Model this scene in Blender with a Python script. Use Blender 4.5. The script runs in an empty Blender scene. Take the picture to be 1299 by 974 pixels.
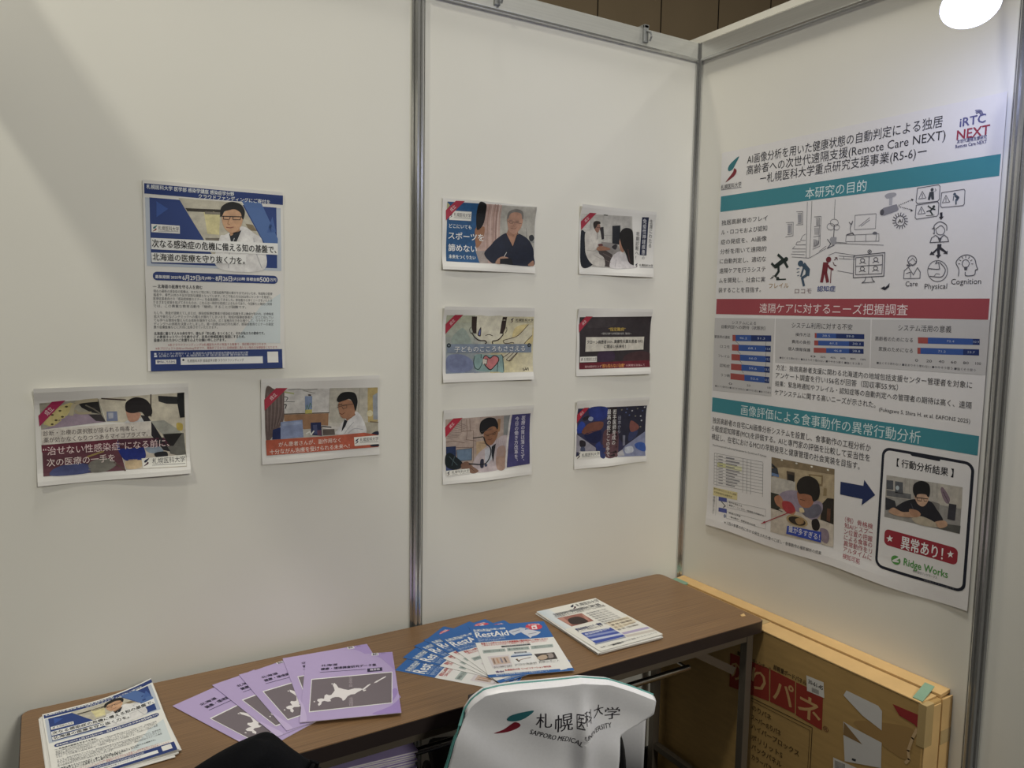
import bpy, bmesh, math, random
from mathutils import Vector, Matrix
from mathutils.geometry import tessellate_polygon
random.seed(7)
SC = bpy.context.scene
COL = SC.collection
# ------------------------------------------------------------------ camera
cam_d = bpy.data.cameras.new('camera'); cam = bpy.data.objects.new('camera', cam_d); COL.objects.link(cam)
CR = Vector((0.85444957, -0.51926214, 0.01681557)); CF = Vector((0.51823478, 0.84957782, -0.0982356)); CU = CR.cross(CF)
mw = Matrix.Identity(4)
for i in range(3):
    mw[i][0] = CR[i]; mw[i][1] = CU[i]; mw[i][2] = -CF[i]
mw.translation = (-1.84466, -1.89627, 1.57299)
cam.matrix_world = mw
cam_d.sensor_width = 36; cam_d.lens = 978.82 / 1299 * 36; cam_d.clip_start = 0.02
SC.camera = cam
# ------------------------------------------------------------------ light
SC.view_settings.view_transform = 'Standard'; SC.view_settings.look = 'None'
SC.view_settings.gamma = 1; SC.view_settings.use_curve_mapping = False
SC.view_settings.exposure = -1.65
wd = bpy.data.worlds.new('hall_light'); SC.world = wd; wd.use_nodes = True
bg = wd.node_tree.nodes['Background']; bg.inputs[0].default_value = (1.0, 0.93, 0.80, 1); bg.inputs[1].default_value = 0.14
def lamp(name, loc, target, energy, size, col=(1, .95, .85), spread=180):
    d = bpy.data.lights.new(name, 'AREA'); d.shape = 'DISK'; d.size = size; d.energy = energy; d.color = col
    d.spread = math.radians(spread)
    o = bpy.data.objects.new(name, d); COL.objects.link(o); o.location = loc
    o.rotation_euler = (Vector(target) - Vector(loc)).to_track_quat('-Z', 'Y').to_euler()
    return o
# ceiling lamps of the exhibition hall, all above and outside the booth
lamp('hall_lamp', (-3.3, -1.5, 4.35), (-1.2, 0, 1.0), 90, .26, (1, .96, .82))
lamp('hall_lamp', (2.7, -2.4, 5.15), (-.8, 0, .9), 44, .22, (1, .97, .84))
lamp('hall_lamp', (5.6, -3.2, 5.25), (-.8, 0, .9), 40, .6, (1, .97, .84))
lamp('hall_lamp', (-.9, .80, 5.15), (-.3, -1.0, .7), 95, .35, (1, .91, .72))
lamp('hall_lamp', (-.6, -6.2, 3.9), (-.8, 0, .6), 390, 1.2, (1, .97, .86))
lamp('hall_lamp', (-1.0, -.62, 6.2), (-1.0, -.5, .7), 300, .9, (1, .97, .87))
# ------------------------------------------------------------------ materials
def srgb(h):
    v = [int(h[i:i+2], 16) / 255 for i in (0, 2, 4)]
    return [c / 12.92 if c <= .04045 else ((c + .055) / 1.055) ** 2.4 for c in v]
def mat(name, col, rough=.6, metal=0, var=.06, scale=20, bump=0, stretch=None, spec=.5, sheen=0):
    m = bpy.data.materials.new(name); m.use_nodes = True; nt = m.node_tree; N = nt.nodes; L = nt.links
    b = N['Principled BSDF']; c = srgb(col)
    b.inputs['Roughness'].default_value = rough; b.inputs['Metallic'].default_value = metal
    b.inputs['Specular IOR Level'].default_value = spec
    if sheen: b.inputs['Sheen Weight'].default_value = sheen
    tc = N.new('ShaderNodeTexCoord'); mp = N.new('ShaderNodeMapping'); nz = N.new('ShaderNodeTexNoise')
    if stretch: mp.inputs['Scale'].default_value = stretch
    nz.inputs['Scale'].default_value = scale; nz.inputs['Detail'].default_value = 5
    L.new(tc.outputs['Object'], mp.inputs['Vector']); L.new(mp.outputs[0], nz.inputs['Vector'])
    rp = N.new('ShaderNodeValToRGB'); e = rp.color_ramp.elements
    e[0].position = .3; e[1].position = .7
    e[0].color = [x * (1 - var) for x in c] + [1]; e[1].color = [min(1, x * (1 + var)) for x in c] + [1]
    L.new(nz.outputs['Fac'], rp.inputs[0]); L.new(rp.outputs[0], b.inputs['Base Color'])
    if bump:
        bp = N.new('ShaderNodeBump'); bp.inputs['Strength'].default_value = bump; bp.inputs['Distance'].default_value = .002
        L.new(nz.outputs['Fac'], bp.inputs['Height']); L.new(bp.outputs[0], b.inputs['Normal'])
    return m
INK_GAIN = 1.0
INK_SAT = .86
def ink_mat(name, rough, metal=0, spec=.5, bump=.0):
    m = bpy.data.materials.new(name); m.use_nodes = True; nt = m.node_tree; N = nt.nodes; L = nt.links
    b = N['Principled BSDF']; b.inputs['Roughness'].default_value = rough; b.inputs['Specular IOR Level'].default_value = spec
    a = N.new('ShaderNodeVertexColor'); a.layer_name = 'ink'
    tc = N.new('ShaderNodeTexCoord'); nz = N.new('ShaderNodeTexNoise'); nz.inputs['Scale'].default_value = 60
    L.new(tc.outputs['Object'], nz.inputs['Vector'])
    rp = N.new('ShaderNodeValToRGB'); rp.color_ramp.elements[0].color = (.96, .96, .96, 1); rp.color_ramp.elements[1].color = (1, 1, 1, 1)
    L.new(nz.outputs['Fac'], rp.inputs[0])
    mx = N.new('ShaderNodeMix'); mx.data_type = 'RGBA'; mx.blend_type = 'MULTIPLY'; mx.inputs[0].default_value = 1
    n2 = N.new('ShaderNodeTexNoise'); n2.inputs['Scale'].default_value = 55; n2.inputs['Detail'].default_value = 4; n2.inputs['Roughness'].default_value = .65
    L.new(tc.outputs['Object'], n2.inputs['Vector'])
    r2 = N.new('ShaderNodeValToRGB'); r2.color_ramp.elements[0].position = .3; r2.color_ramp.elements[0].color = (.74, .72, .72, 1); r2.color_ramp.elements[1].position = .7; r2.color_ramp.elements[1].color = (1.1, 1.09, 1.07, 1)
    L.new(n2.outputs['Fac'], r2.inputs[0])
    m2 = N.new('ShaderNodeMix'); m2.data_type = 'RGBA'; m2.inputs[6].default_value = (1, 1, 1, 1)    # photographic areas are mottled, flat ink is not
    inv = N.new('ShaderNodeMath'); inv.operation = 'SUBTRACT'; inv.inputs[0].default_value = 1; L.new(a.outputs[1], inv.inputs[1]); L.new(inv.outputs[0], m2.inputs[0]); L.new(r2.outputs[0], m2.inputs[7])
    m3 = N.new('ShaderNodeMix'); m3.data_type = 'RGBA'; m3.blend_type = 'MULTIPLY'; m3.inputs[0].default_value = 1
    L.new(rp.outputs[0], m3.inputs[6]); L.new(m2.outputs[2], m3.inputs[7])
    L.new(a.outputs[0], mx.inputs[6]); L.new(m3.outputs[2], mx.inputs[7]); L.new(mx.outputs[2], b.inputs['Base Color'])
    if bump:
        bp = N.new('ShaderNodeBump'); bp.inputs['Strength'].default_value = bump; bp.inputs['Distance'].default_value = .001
        L.new(nz.outputs['Fac'], bp.inputs['Height']); L.new(bp.outputs[0], b.inputs['Normal'])
    return m
M = dict(
    panel=mat('white_laminate_panel', 'e4e2da', .55, var=.015, scale=3, bump=.02),
    alu=mat('brushed_aluminium', 'cfcfcd', .2, .82, .06, 8, stretch=(30, 30, .6)),
    alur=mat('satin_aluminium_rail', 'd2d2ce', .38, .7, .05, 6, stretch=(.6, .6, 40)),
    hall=mat('hall_wall_board', 'd0b896', .6, var=.05, scale=1.2),
    groove=mat('hall_wall_joint', '3c3329', .8),
    carpet=mat('dark_carpet', '2b2a2c', .95, var=.3, scale=220, bump=.5),
    dark=mat('dark_plinth', '2a282a', .7),
    edge=mat('dark_table_edge', '2c2322', .45, var=.1),
    steel=mat('grey_painted_steel', '6a6156', .4, .35, .05, 15),
    chrome=mat('chrome_rod', 'b8b6b2', .25, 1, .03),
    black=mat('black_plastic', '141416', .5),
    frame=mat('black_painted_tube', '1a1a1d', .35),
    jacket=mat('dark_navy_fabric', '08090e', .9, var=.25, scale=260, bump=.25, spec=.15),
    pad=mat('charcoal_vinyl', '26262a', .6, bump=.2, scale=90),
    satin=mat('white_satin', 'f2f2f8', .32, var=.02, scale=200, bump=.03),
    teal=mat('teal_satin_trim', '5f9c98', .45, var=.05, scale=150),
    card=mat('corrugated_cardboard', 'ad8c56', .8, var=.07, scale=14, bump=.05, stretch=(1, 1, 6)),
    cardl=mat('cardboard_flap', 'cdaa74', .78, var=.07, scale=12, bump=.05),
    green=mat('green_tape', '7fa08a', .4, var=.08), clear=mat('clear_packing_tape', 'b59c6e', .2, var=.05),
    page=mat('white_paper_edge', 'dedbd6', .8, var=.05, scale=90),
    lilac=mat('lilac_cover_paper', 'a596c6', .5, var=.04), sheet=mat('white_copy_paper', 'e4e2de', .7, var=.02),
    plastic=mat('grey_plastic', '8a8c8c', .45), lampbody=mat('white_lamp_housing', 'd6d6d8', .35, var=.03),
)
M['paper'] = ink_mat('printed_paper', .55, spec=.35); M['satin_print'] = ink_mat('printed_satin', .42, bump=.03)
M['card_print'] = ink_mat('printed_cardboard', .8, spec=.2)
# wood-grain table laminate
m = bpy.data.materials.new('wood_grain_laminate'); m.use_nodes = True; nt = m.node_tree
b = nt.nodes['Principled BSDF']; b.inputs['Roughness'].default_value = .42
tc = nt.nodes.new('ShaderNodeTexCoord'); mp = nt.nodes.new('ShaderNodeMapping'); mp.inputs['Scale'].default_value = (2.2, 400, 1)
n1 = nt.nodes.new('ShaderNodeTexNoise'); n1.inputs['Scale'].default_value = 1.6; n1.inputs['Detail'].default_value = 6
rp = nt.nodes.new('ShaderNodeValToRGB'); e = rp.color_ramp.elements
e[0].position = .33; e[0].color = srgb('694e37') + [1]; e[1].position = .68; e[1].color = srgb('92724f') + [1]
nt.links.new(tc.outputs['Object'], mp.inputs['Vector']); nt.links.new(mp.outputs[0], n1.inputs['Vector']); nt.links.new(n1.outputs['Fac'], rp.inputs[0]); nt.links.new(rp.outputs[0], b.inputs['Base Color'])
M['wood'] = m
def emis(name, col, s):
    m = bpy.data.materials.new(name); m.use_nodes = True; b = m.node_tree.nodes['Principled BSDF']
    b.inputs['Emission Color'].default_value = srgb(col) + [1]; b.inputs['Emission Strength'].default_value = s
    return m
M['led'] = emis('lit_lamp_lens', 'eef2ff', 40)
# ------------------------------------------------------------------ helpers
def obj(name, bm, m, parent=None, smooth=False, loc=None):
    me = bpy.data.meshes.new(name)
    bmesh.ops.recalc_face_normals(bm, faces=bm.faces[:])
    bm.to_mesh(me); bm.free(); me.materials.append(M[m] if isinstance(m, str) else m)
    if smooth:
        me.polygons.foreach_set('use_smooth', [True] * len(me.polygons))
        try: me.set_sharp_from_angle(angle=math.radians(40))
        except Exception: pass
    o = bpy.data.objects.new(name, me); COL.objects.link(o)
    if parent: o.parent = parent
    if loc: o.location = loc
    return o
def tag(o, label, cat, group=None):
    o['label'] = label; o['category'] = cat
    if group: o['group'] = group
    return o
def thing(name, label, cat, loc=(0, 0, 0), rz=0, group=None):
    o = bpy.data.objects.new(name, None); COL.objects.link(o); o.empty_display_size = .05
    o.location = loc; o.rotation_euler = (0, 0, rz)
    return tag(o, label, cat, group)
def struct(name, bm, m, **k):
    o = obj(name, bm, m, **k); o['kind'] = 'structure'; return o
def dup(root, label=None, loc=None, rz=None):
    r = root.copy(); COL.objects.link(r)
    if loc is not None: r.location = loc
    if rz is not None: r.rotation_euler = (0, 0, rz)
    if label: r['label'] = label
    for c in root.children:
        k = c.copy(); COL.objects.link(k); k.parent = r
        for g in c.children:
            h = g.copy(); COL.objects.link(h); h.parent = k
    return r
def box(bm, x0, y0, z0, x1, y1, z1, bev=0):
    r = bmesh.ops.create_cube(bm, size=1)
    for v in r['verts']: v.co = Vector(((x0 + x1) / 2 + v.co.x * (x1 - x0), (y0 + y1) / 2 + v.co.y * (y1 - y0), (z0 + z1) / 2 + v.co.z * (z1 - z0)))
    if bev:
        es = list({e for v in r['verts'] for e in v.link_edges})
        bmesh.ops.bevel(bm, geom=es, offset=bev, segments=2, affect='EDGES', profile=.5)
    return bm
def bx(*a, **k): return box(bmesh.new(), *a, **k)
def prism(bm, pts, z0, z1):
    a = [bm.verts.new((x, y, z0)) for x, y in pts]; b = [bm.verts.new((x, y, z1)) for x, y in pts]; n = len(pts)
    bm.faces.new(a[::-1]); bm.faces.new(b)
    for i in range(n): bm.faces.new((a[i], a[(i + 1) % n], b[(i + 1) % n], b[i]))
    return bm
def tube(bm, pts, r, n=10, cap=True):
    pts = [Vector(p) for p in pts]; rings = []
    for i, p in enumerate(pts):
        d = (pts[min(i + 1, len(pts) - 1)] - pts[max(i - 1, 0)]).normalized()
        up = Vector((0, 0, 1)) if abs(d.z) < .9 else Vector((1, 0, 0))
        a = d.cross(up).normalized(); c = a.cross(d)
        rr = r[i] if isinstance(r, (list, tuple)) else r
        rings.append([bm.verts.new(p + (a * math.cos(t) + c * math.sin(t)) * rr) for t in [2 * math.pi * k / n for k in range(n)]])
    for A, B in zip(rings, rings[1:]):
        for k in range(n): bm.faces.new((A[k], A[(k + 1) % n], B[(k + 1) % n], B[k]))
    if cap: bm.faces.new(rings[0][::-1]); bm.faces.new(rings[-1])
    return bm
def cr(P, n=6, closed=True):
    out = []; m = len(P)
    for i in range(m if closed else m - 1):
        g = (lambda k: P[k % m]) if closed else (lambda k: P[max(0, min(m - 1, k))])
        p0, p1, p2, p3 = g(i - 1), g(i), g(i + 1), g(i + 2)
        for k in range(n):
            t = k / n; t2 = t * t; t3 = t2 * t
            out.append(tuple(.5 * (2 * p1[j] + (p2[j] - p0[j]) * t + (2 * p0[j] - 5 * p1[j] + 4 * p2[j] - p3[j]) * t2 + (3 * p1[j] - p0[j] - 3 * p2[j] + p3[j]) * t3) for j in range(len(p1))))
    if not closed: out.append(tuple(P[-1]))
    return out
def itp(x, tab):
    if x <= tab[0][0]: return tab[0][1]
    for (a, fa), (b_, fb) in zip(tab, tab[1:]):
        if x <= b_: return fa + (fb - fa) * (x - a) / (b_ - a)
    return tab[-1][1]
# ------------------------------------------------------------------ print engine: flat artwork in page millimetres, laid on a sheet
_cu = bpy.data.curves.new('lettering', 'FONT'); _to = bpy.data.objects.new('lettering', _cu); COL.objects.link(_to)
_cu.size = 1; _cu.resolution_u = 2; _tc = {}
def glyphs(s, bold):
    k = (s, bold)
    if k not in _tc:
        _cu.body = s; bpy.context.view_layer.update()
        ev = _to.evaluated_get(bpy.context.evaluated_depsgraph_get()); me = ev.to_mesh()
        V = [(v.co.x, v.co.y) for v in me.vertices]; F = [tuple(p.vertices) for p in me.polygons]; ev.to_mesh_clear()
        _tc[k] = (V, F)
    return _tc[k]
class Art:
    def __init__(s, W, H, base='e6e4e0'): s.W, s.H, s.base, s.items = W, H, base, []; s.ph = 0
    def add(s, V, F, c, L, t=0): s.items.append((L, V, F, c if isinstance(c, list) else srgb(c), 0 if s.ph and not t else 1))   # last: 0 = photographic print
    def P(s, P, c, L):
        s.add(P, [tuple(f) for f in tessellate_polygon([[Vector((x, y, 0)) for x, y in P]])], c, L)
    def R(s, x0, y0, x1, y1, c, L): s.add([(x0, y0), (x1, y0), (x1, y1), (x0, y1)], [(0, 1, 2, 3)], c, L)
    def B(s, P, c, L): s.P(cr(P, 6), c, L)
    def E(s, x, y, rx, ry, c, L): n = 20; s.add([(x + rx * math.cos(2 * math.pi * k / n), y + ry * math.sin(2 * math.pi * k / n)) for k in range(n)], [tuple(range(n))], c, L)
    def Q(s, x0, y0, x1, y1, r, c, L):
        P = []
        for cx, cy, a in ((x1 - r, y0 + r, -90), (x1 - r, y1 - r, 0), (x0 + r, y1 - r, 90), (x0 + r, y0 + r, 180)):
            P += [(cx + r * math.cos(math.radians(a + k * 15)), cy + r * math.sin(math.radians(a + k * 15))) for k in range(7)]
        s.add(P, [tuple(range(len(P)))], c, L)
    def N(s, P, w, c, L, sm, cl):
        if cl: P = list(P) + [P[0]]
        if sm: P = cr(P, 5, False)
        V = []; F = []
        for i, (a, b) in enumerate(zip(P, P[1:])):
            dx, dy = b[0] - a[0], b[1] - a[1]; l = math.hypot(dx, dy) or 1; nx, ny = -dy / l * w / 2, dx / l * w / 2
            ex, ey = dx / l * w * .25, dy / l * w * .25; k = len(V)
            V += [(a[0] + nx - ex, a[1] + ny - ey), (b[0] + nx + ex, b[1] + ny + ey), (b[0] - nx + ex, b[1] - ny + ey), (a[0] - nx - ex, a[1] - ny - ey)]; F.append((k, k + 1, k + 2, k + 3))
        s.items.append((L, V, F, srgb(c), 1))
    def G(s, x0, y0, x1, y1, cs, L):
        c = [srgb(q) for q in cs]; n = 8
        for i in range(n):
            for j in range(n):
                u, v = (i + .5) / n, (j + .5) / n
                col = [c[0][k] * (1 - u) * (1 - v) + c[1][k] * u * (1 - v) + c[2][k] * (1 - u) * v + c[3][k] * u * v for k in range(3)]
                X = x0 + (x1 - x0) * i / n; Y = y0 + (y1 - y0) * j / n
                s.add([(X, Y), (X + (x1 - x0) / n, Y), (X + (x1 - x0) / n, Y + (y1 - y0) / n), (X, Y + (y1 - y0) / n)], [(0, 1, 2, 3)], col, L)
    def T(s, t, x, y, w, h, c, L, b, rot=0):
        V, F = glyphs(t, b)
        if not V: return
        xs = [v[0] for v in V]; x0, x1 = min(xs), max(xs); cjk = any(ord(q) > 0x2000 for q in t)
        k = h / .93 if cjk else h / .80; yc = .385 if cjk else .30 if any(q in 'gpqy' for q in t) else .35
        cs, sn = math.cos(math.radians(rot)), math.sin(math.radians(rot)); f = w / max(1e-6, x1 - x0); O = []
        for a, q in V:
            X, Y = (a - x0) * f, -(q - yc) * k; O.append((x + X * cs - Y * sn, y + X * sn + Y * cs))
        for i, (dx, dy) in enumerate([(-.017, 0), (.017, 0), (0, .012), (0, -.012)] if b else [(0, 0)]):   # heavier strokes by overprinting
            s.add([(p + dx * k, q + dy * k) for p, q in O], F, c, L + .22 * i, 1)
    def V(s, t, x, y0, y1, c, L, b):
        st = (y1 - y0) / len(t); g = st * .94
        for i, q in enumerate(t):
            V, F = glyphs(q, b)
            if not V: continue
            yy = y0 + st * (i + .5); k = g / .93; O = []
            for a, d in V:
                X, Y = (a - .5) * k, -(d - .385) * k
                if q in 'ー―': X, Y = -Y, X
                if q in '、。': X, Y = X + .6 * g, Y - .6 * g
                O.append((x + X, yy + Y))
            s.add(O, F, c, L, 1)
    def S(s, x, y, h, L, dark=0):
        up = [(.42, -.5), (.05, -.36), (-.22, -.2), (-.3, -.04), (-.2, .05), (.02, .0), (.2, -.2)]
        lo = [(.12, -.03), (.27, .04), (.28, .16), (.1, .32), (-.4, .5), (-.28, .38), (-.04, .2), (.08, .08)]
        s.B([(x + a * h * .85, y + b * h) for a, b in up], '262c48' if dark else '1f7580', L)
        s.B([(x + a * h * .85, y + b * h) for a, b in lo], '4a1c34' if dark else '84202e', L)
    def build(s, name, place, step=0, thick=.0003, mname='paper', dz=.00012, parent=None, body=True):
        VS = []; FS = []; CS = []
        gain = INK_GAIN
        def cut(poly, ax, st):
            lo = min(p[ax] for p in poly); hi = max(p[ax] for p in poly); out = []
            if hi - lo <= st: return [poly]
            k = math.floor(lo / st + 1e-6) + 1; rest = poly
            while k * st < hi - 1e-6 and len(rest) > 2:
                c = k * st; A = []; B = []
                for p, q in zip(rest, rest[1:] + rest[:1]):
                    if p[ax] <= c: A.append(p)
                    if p[ax] >= c: B.append(p)
                    if (p[ax] - c) * (q[ax] - c) < 0:
                        t = (c - p[ax]) / (q[ax] - p[ax]); r = tuple(p[j] + (q[j] - p[j]) * t for j in (0, 1)); A.append(r); B.append(r)
                if len(A) > 2: out.append(A)
                rest = B; k += 1
            if len(rest) > 2: out.append(rest)
            return out
        if body:
            nx = max(1, round(s.W / step)) if step else 1; ny = max(1, round(s.H / step)) if step else 1
            bc = srgb(s.base) + [1]
            raw = place; gp = [[Vector(raw(s.W * i / nx, s.H * j / ny, 0)) for i in range(nx + 1)] for j in range(ny + 1)]
            def place(u, v, z):                      # ink follows the facets of the sheet exactly
                fi = min(nx - 1e-6, max(0, u / s.W * nx)); fj = min(ny - 1e-6, max(0, v / s.H * ny)); i, j = int(fi), int(fj); a, b = fi - i, fj - j
                if a + b <= 1: p = gp[j][i] * (1 - a - b) + gp[j][i + 1] * a + gp[j + 1][i] * b
                else: p = gp[j + 1][i + 1] * (a + b - 1) + gp[j + 1][i] * (1 - a) + gp[j][i + 1] * (1 - b)
                return tuple(p + (Vector(raw(u, v, z)) - Vector(raw(u, v, 0))) + (Vector((0, 0, 0)) if z <= 0 else (Vector(raw(u, v, .00012)) - Vector(raw(u, v, 0)))))
            def g(i, j, z): return tuple(gp[j][i] + Vector(raw(s.W * i / nx, s.H * j / ny, z)) - Vector(raw(s.W * i / nx, s.H * j / ny, 0)))
            for z, flip in ((0, 0), (-thick, 1)):
                o = len(VS)
                VS += [g(i, j, z) for j in range(ny + 1) for i in range(nx + 1)]
                for j in range(ny):
                    for i in range(nx):
                        q = [o + j * (nx + 1) + i, o + (j + 1) * (nx + 1) + i, o + (j + 1) * (nx + 1) + i + 1, o + j * (nx + 1) + i + 1]
                        for tri in ((q[0], q[1], q[3]), (q[1], q[2], q[3])): FS.append(list(tri[::-1] if flip else tri)); CS.append(bc)
            n1 = (nx + 1) * (ny + 1); ring = [i for i in range(nx + 1)] + [j * (nx + 1) + nx for j in range(1, ny + 1)] + [ny * (nx + 1) + i for i in range(nx - 1, -1, -1)] + [j * (nx + 1) for j in range(ny - 1, 0, -1)]
            for p, q in zip(ring, ring[1:] + ring[:1]): FS.append([p, q, q + n1, p + n1]); CS.append(bc)
        for L, V, F, c, fl in s.items:
            lu = .2126 * c[0] + .7152 * c[1] + .0722 * c[2]; c = [min(.85, max(0, (lu + (q - lu) * INK_SAT) * gain)) for q in c] + [fl]; xs = [v[0] for v in V]; ys = [v[1] for v in V]
            if step and max(max(xs) - min(xs), max(ys) - min(ys)) > step:
                for f in F:
                    poly = [V[i] for i in f]
                    for p1 in cut(poly, 0, s.W / nx if body else step):
                        for p2 in cut(p1, 1, s.H / ny if body else step):
                            o = len(VS); VS += [place(x, y, dz * L) for x, y in p2]; FS.append([o + i for i in range(len(p2))]); CS.append(c)
            else:
                o = len(VS); VS += [place(x, y, dz * L) for x, y in V]
                for f in F: FS.append([o + i for i in f]); CS.append(c)
        me = bpy.data.meshes.new(name); me.from_pydata(VS, [], FS)
        ca = me.color_attributes.new('ink', 'FLOAT_COLOR', 'CORNER'); arr = []
        for p, c in zip(me.polygons, CS): arr += list(c) * p.loop_total
        ca.data.foreach_set('color', arr); me.materials.append(M[mname])
        o = bpy.data.objects.new(name, me); COL.objects.link(o)
        if parent: o.parent = parent
        return o
# ------------------------------------------------------------------ artwork of the printed sheets (page millimetres)
def art_crowd(a):
 a.R(3,7.9,297,29.8,'1f3a7e',1)
 a.R(4.3,37.8,291.7,186.1,'bcc6d6',1)
 a.R(12.7,37.2,281.9,180.3,'1f3f86',2)
 a.P([(203.8,26.8),(246.9,27.5),(284.3,110.3),(283,147.8),(267.2,148.4)],'4a70b0',3)
 a.P([(26.4,44.4),(49.3,58.9),(25.8,78.9)],'2c56a8',3)
 a.P([(259.1,97.7),(272.7,58.8),(280.4,94.6)],'3c62a8',3)
 a.ph=1
 a.P([(70.6,32.9),(203.6,32.6),(248.6,117),(252.2,183.6),(151.4,183.9),(121.8,122.8)],'c9c4b2',3)
 a.P([(84.3,54.3),(158.6,51.6),(158.3,58.8),(88.4,61)],'3a342c',4)
 a.P([(122,56.4),(157.5,56.5),(154.2,109.3),(129.1,108.2)],'e0d79c',4)
 a.P([(124.2,58.6),(157.5,57.9),(157.2,63.6),(124.9,64.3)],'8a8478',5)
 a.P([(124.2,117.9),(153.9,116.5),(158.2,125.9),(126.1,127.4)],'7a7468',4)
 a.P([(211.4,79.7),(228.1,81.2),(237.2,95.4),(220.4,94.8)],'8a7a5c',4)
 a.B([(154.8,116.5),(165.8,108.7),(181.4,99.7),(206.4,86.3),(232.2,102),(248.6,117.9),(251.2,184.7),(149.1,184.4)],'e9e9ea',5)
 a.N([(186.5,115),(176.1,144.5),(172.3,183.3)],1.94,'b8b8bc',6,1,0)
 a.N([(229.4,112.9),(233.2,142.3),(246.4,181.3)],1.97,'b8b8bc',6,1,0)
 a.P([(175.6,105.8),(202.3,95.7),(190.9,123.5),(179.1,125)],'1d2430',6)
 a.P([(173.4,89.1),(197.9,85.3),(199.4,97.8),(178.3,110.5)],'c09068',6)
 a.B([(161.3,65.8),(174.8,50.5),(200.6,51.2),(206.1,67.8),(200.7,87.6),(187,101.4),(173,100.2),(163.3,87.2)],'d8a880',7)
 a.B([(157.2,66),(160.2,45.3),(180.1,32.3),(201.1,35.7),(210.5,50.5),(207.5,69.2),(203.8,67),(201.4,56),(188.9,48.6),(174.8,52),(166.3,55.4),(161.8,64.3)],'141418',8)
 a.N([(156.7,66.6),(204.8,64.5)],1.92,'2a2224',9,0,0)
 a.N([(164.1,66.1),(163.8,72.8),(176.3,73),(178.9,66.1)],1.44,'2a2224',9,0,0)
 a.N([(184.5,65.8),(184.3,72.5),(199.8,71.6),(202.5,64.7)],1.45,'2a2224',9,0,0)
 a.N([(175.4,72.1),(172.7,82.9),(177.3,84)],1.45,'a87850',9,0,0)
 a.N([(169.7,90.7),(178,91.7),(185.1,89.4)],1.93,'9a5a48',9,0,0)
 a.ph=0
 a.T('札幌医科大学 医学部 感染学講座 感染症学分野',7.3,14.4,180.6,9.4,'e8ecf4',4,1)
 a.T('クラウドファンディングにご寄付を',111.9,25.3,155.5,9.7,'e8ecf4',4,1)
 a.R(15.1,94.2,72,112,'eceae6',5)
 a.S(21.9,103.5,13.8,6,0)
 a.T('札幌医科大学',28.7,102.2,41.4,10.2,'30303a',6,0)
 a.N([(28.5,109.1),(69.9,107.9)],0.69,'70707a',6,0,0)
 a.P([(13.5,124.6),(283.9,121.3),(284,148.3),(13.7,149.4)],'f0efec',9)
 a.P([(13.4,156.8),(211.2,151.9),(211.4,173),(13.9,178)],'f0efec',9)
 a.T('次なる感染症の危機に備える知の基盤で、',15.5,136.2,264.5,17.7,'16161c',11,1)
 a.T('北海道の医療を守り抜く力を。',16,165.7,192.5,16.2,'16161c',11,1)
 a.Q(15.2,198.2,282.7,217.4,9,'1f3a7e',2)
 a.T('募集期間 2025年',19.8,209.4,53.2,7.5,'eef0f4',3,1)
 a.T('6月29日',74.8,209.2,35.6,12.3,'eef0f4',3,1)
 a.T('(月)9時〜',111.3,209,30.9,7.7,'eef0f4',3,1)
 a.T('8月26日',144.5,208.7,34.8,12.6,'eef0f4',3,1)
 a.T('(火)23時 目標金額',181.3,208.2,60.3,7.9,'eef0f4',3,1)
 a.T('500',242.5,208.1,20.6,12.9,'eef0f4',3,1)
 a.T('万円',265.1,208,13.9,8,'eef0f4',3,1)
 a.T('― 北海道の医療を守る人を育む',14.7,230.4,100.8,8.5,'1c2434',3,1)
 a.T('現在の最新の感染症の医療は、北大など地に所して感染症専門医の数が十分ではないため、地域毎の医療',15.6,241.2,254.4,6.7,'50545c',3,0)
 a.T('格差や、専門人材の不足が深刻な課題となっています。そこで私たちは2022年にセンターを発足し、',15.3,249.4,254.4,6.7,'50545c',3,0)
 a.T('医療従事者向けの「感染症検査セミナー」を全道展開してきました。参加者から多くニーズをいただき',15,257.6,254.4,6.7,'50545c',3,0)
 a.T('さまざまな支援を拡げてきたものの、これらは一時的な助成によるものであり、今回新たに継続と発展',14.6,265.8,254.4,6.8,'50545c',3,0)
 a.T('では、この貴重な教育活動を「継続」することが困難です。',14.3,274,195.9,6.7,'50545c',3,0)
 a.T('もし今、資金が途絶えてしまえば、感染症医療従事者が感染症の知識を学ぶ機会が失われ、診療格差',15.4,289.5,256.8,6.8,'50545c',3,0)
 a.T('拡大や新たなパンデミックへの備えが遅れてしまいます。地域の医療従事者が、どこに住んでい',15.1,297.7,256.8,6.8,'50545c',3,0)
 a.T('ても学べる環境を整えられる体制を維持するため、広く皆様のお力をお借りして、クラウドファン',14.8,305.9,256.8,6.8,'50545c',3,0)
 a.T('ディングへの挑戦を決意いたしました。第一目標は500万円を掲げ、感染症教育セミナーの運営',14.5,314.1,256.9,6.8,'50545c',3,0)
 a.T('費や設備整備などに大切に活用させていただきます。',14.2,321.4,132.2,6.7,'50545c',3,0)
 a.T('北海道に暮らす人々の命を守り、誰もが「安心感」をつくること、それが私たちの使命です。',14.5,335.5,236.3,7.2,'2c3440',3,1)
 a.T('この教育ネットワークを絶やさず、未来の地域医療を強固にするため、',14.2,343.3,192.6,7.2,'2c3440',3,1)
 a.T('皆様のあたたかいご支援を心よりお願い申し上げます。',13.9,350.9,150,7.2,'2c3440',3,1)
 a.P([(243.3,270.7),(288.9,240.4),(286.9,359.6),(182.5,357)],'d4dfe2',1)
 a.T('※本クラウドファンディングは札幌医科大学が実施する事業で、領収書が発行されます。',41.9,361.5,214,6.3,'b85a60',3,0)
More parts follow.
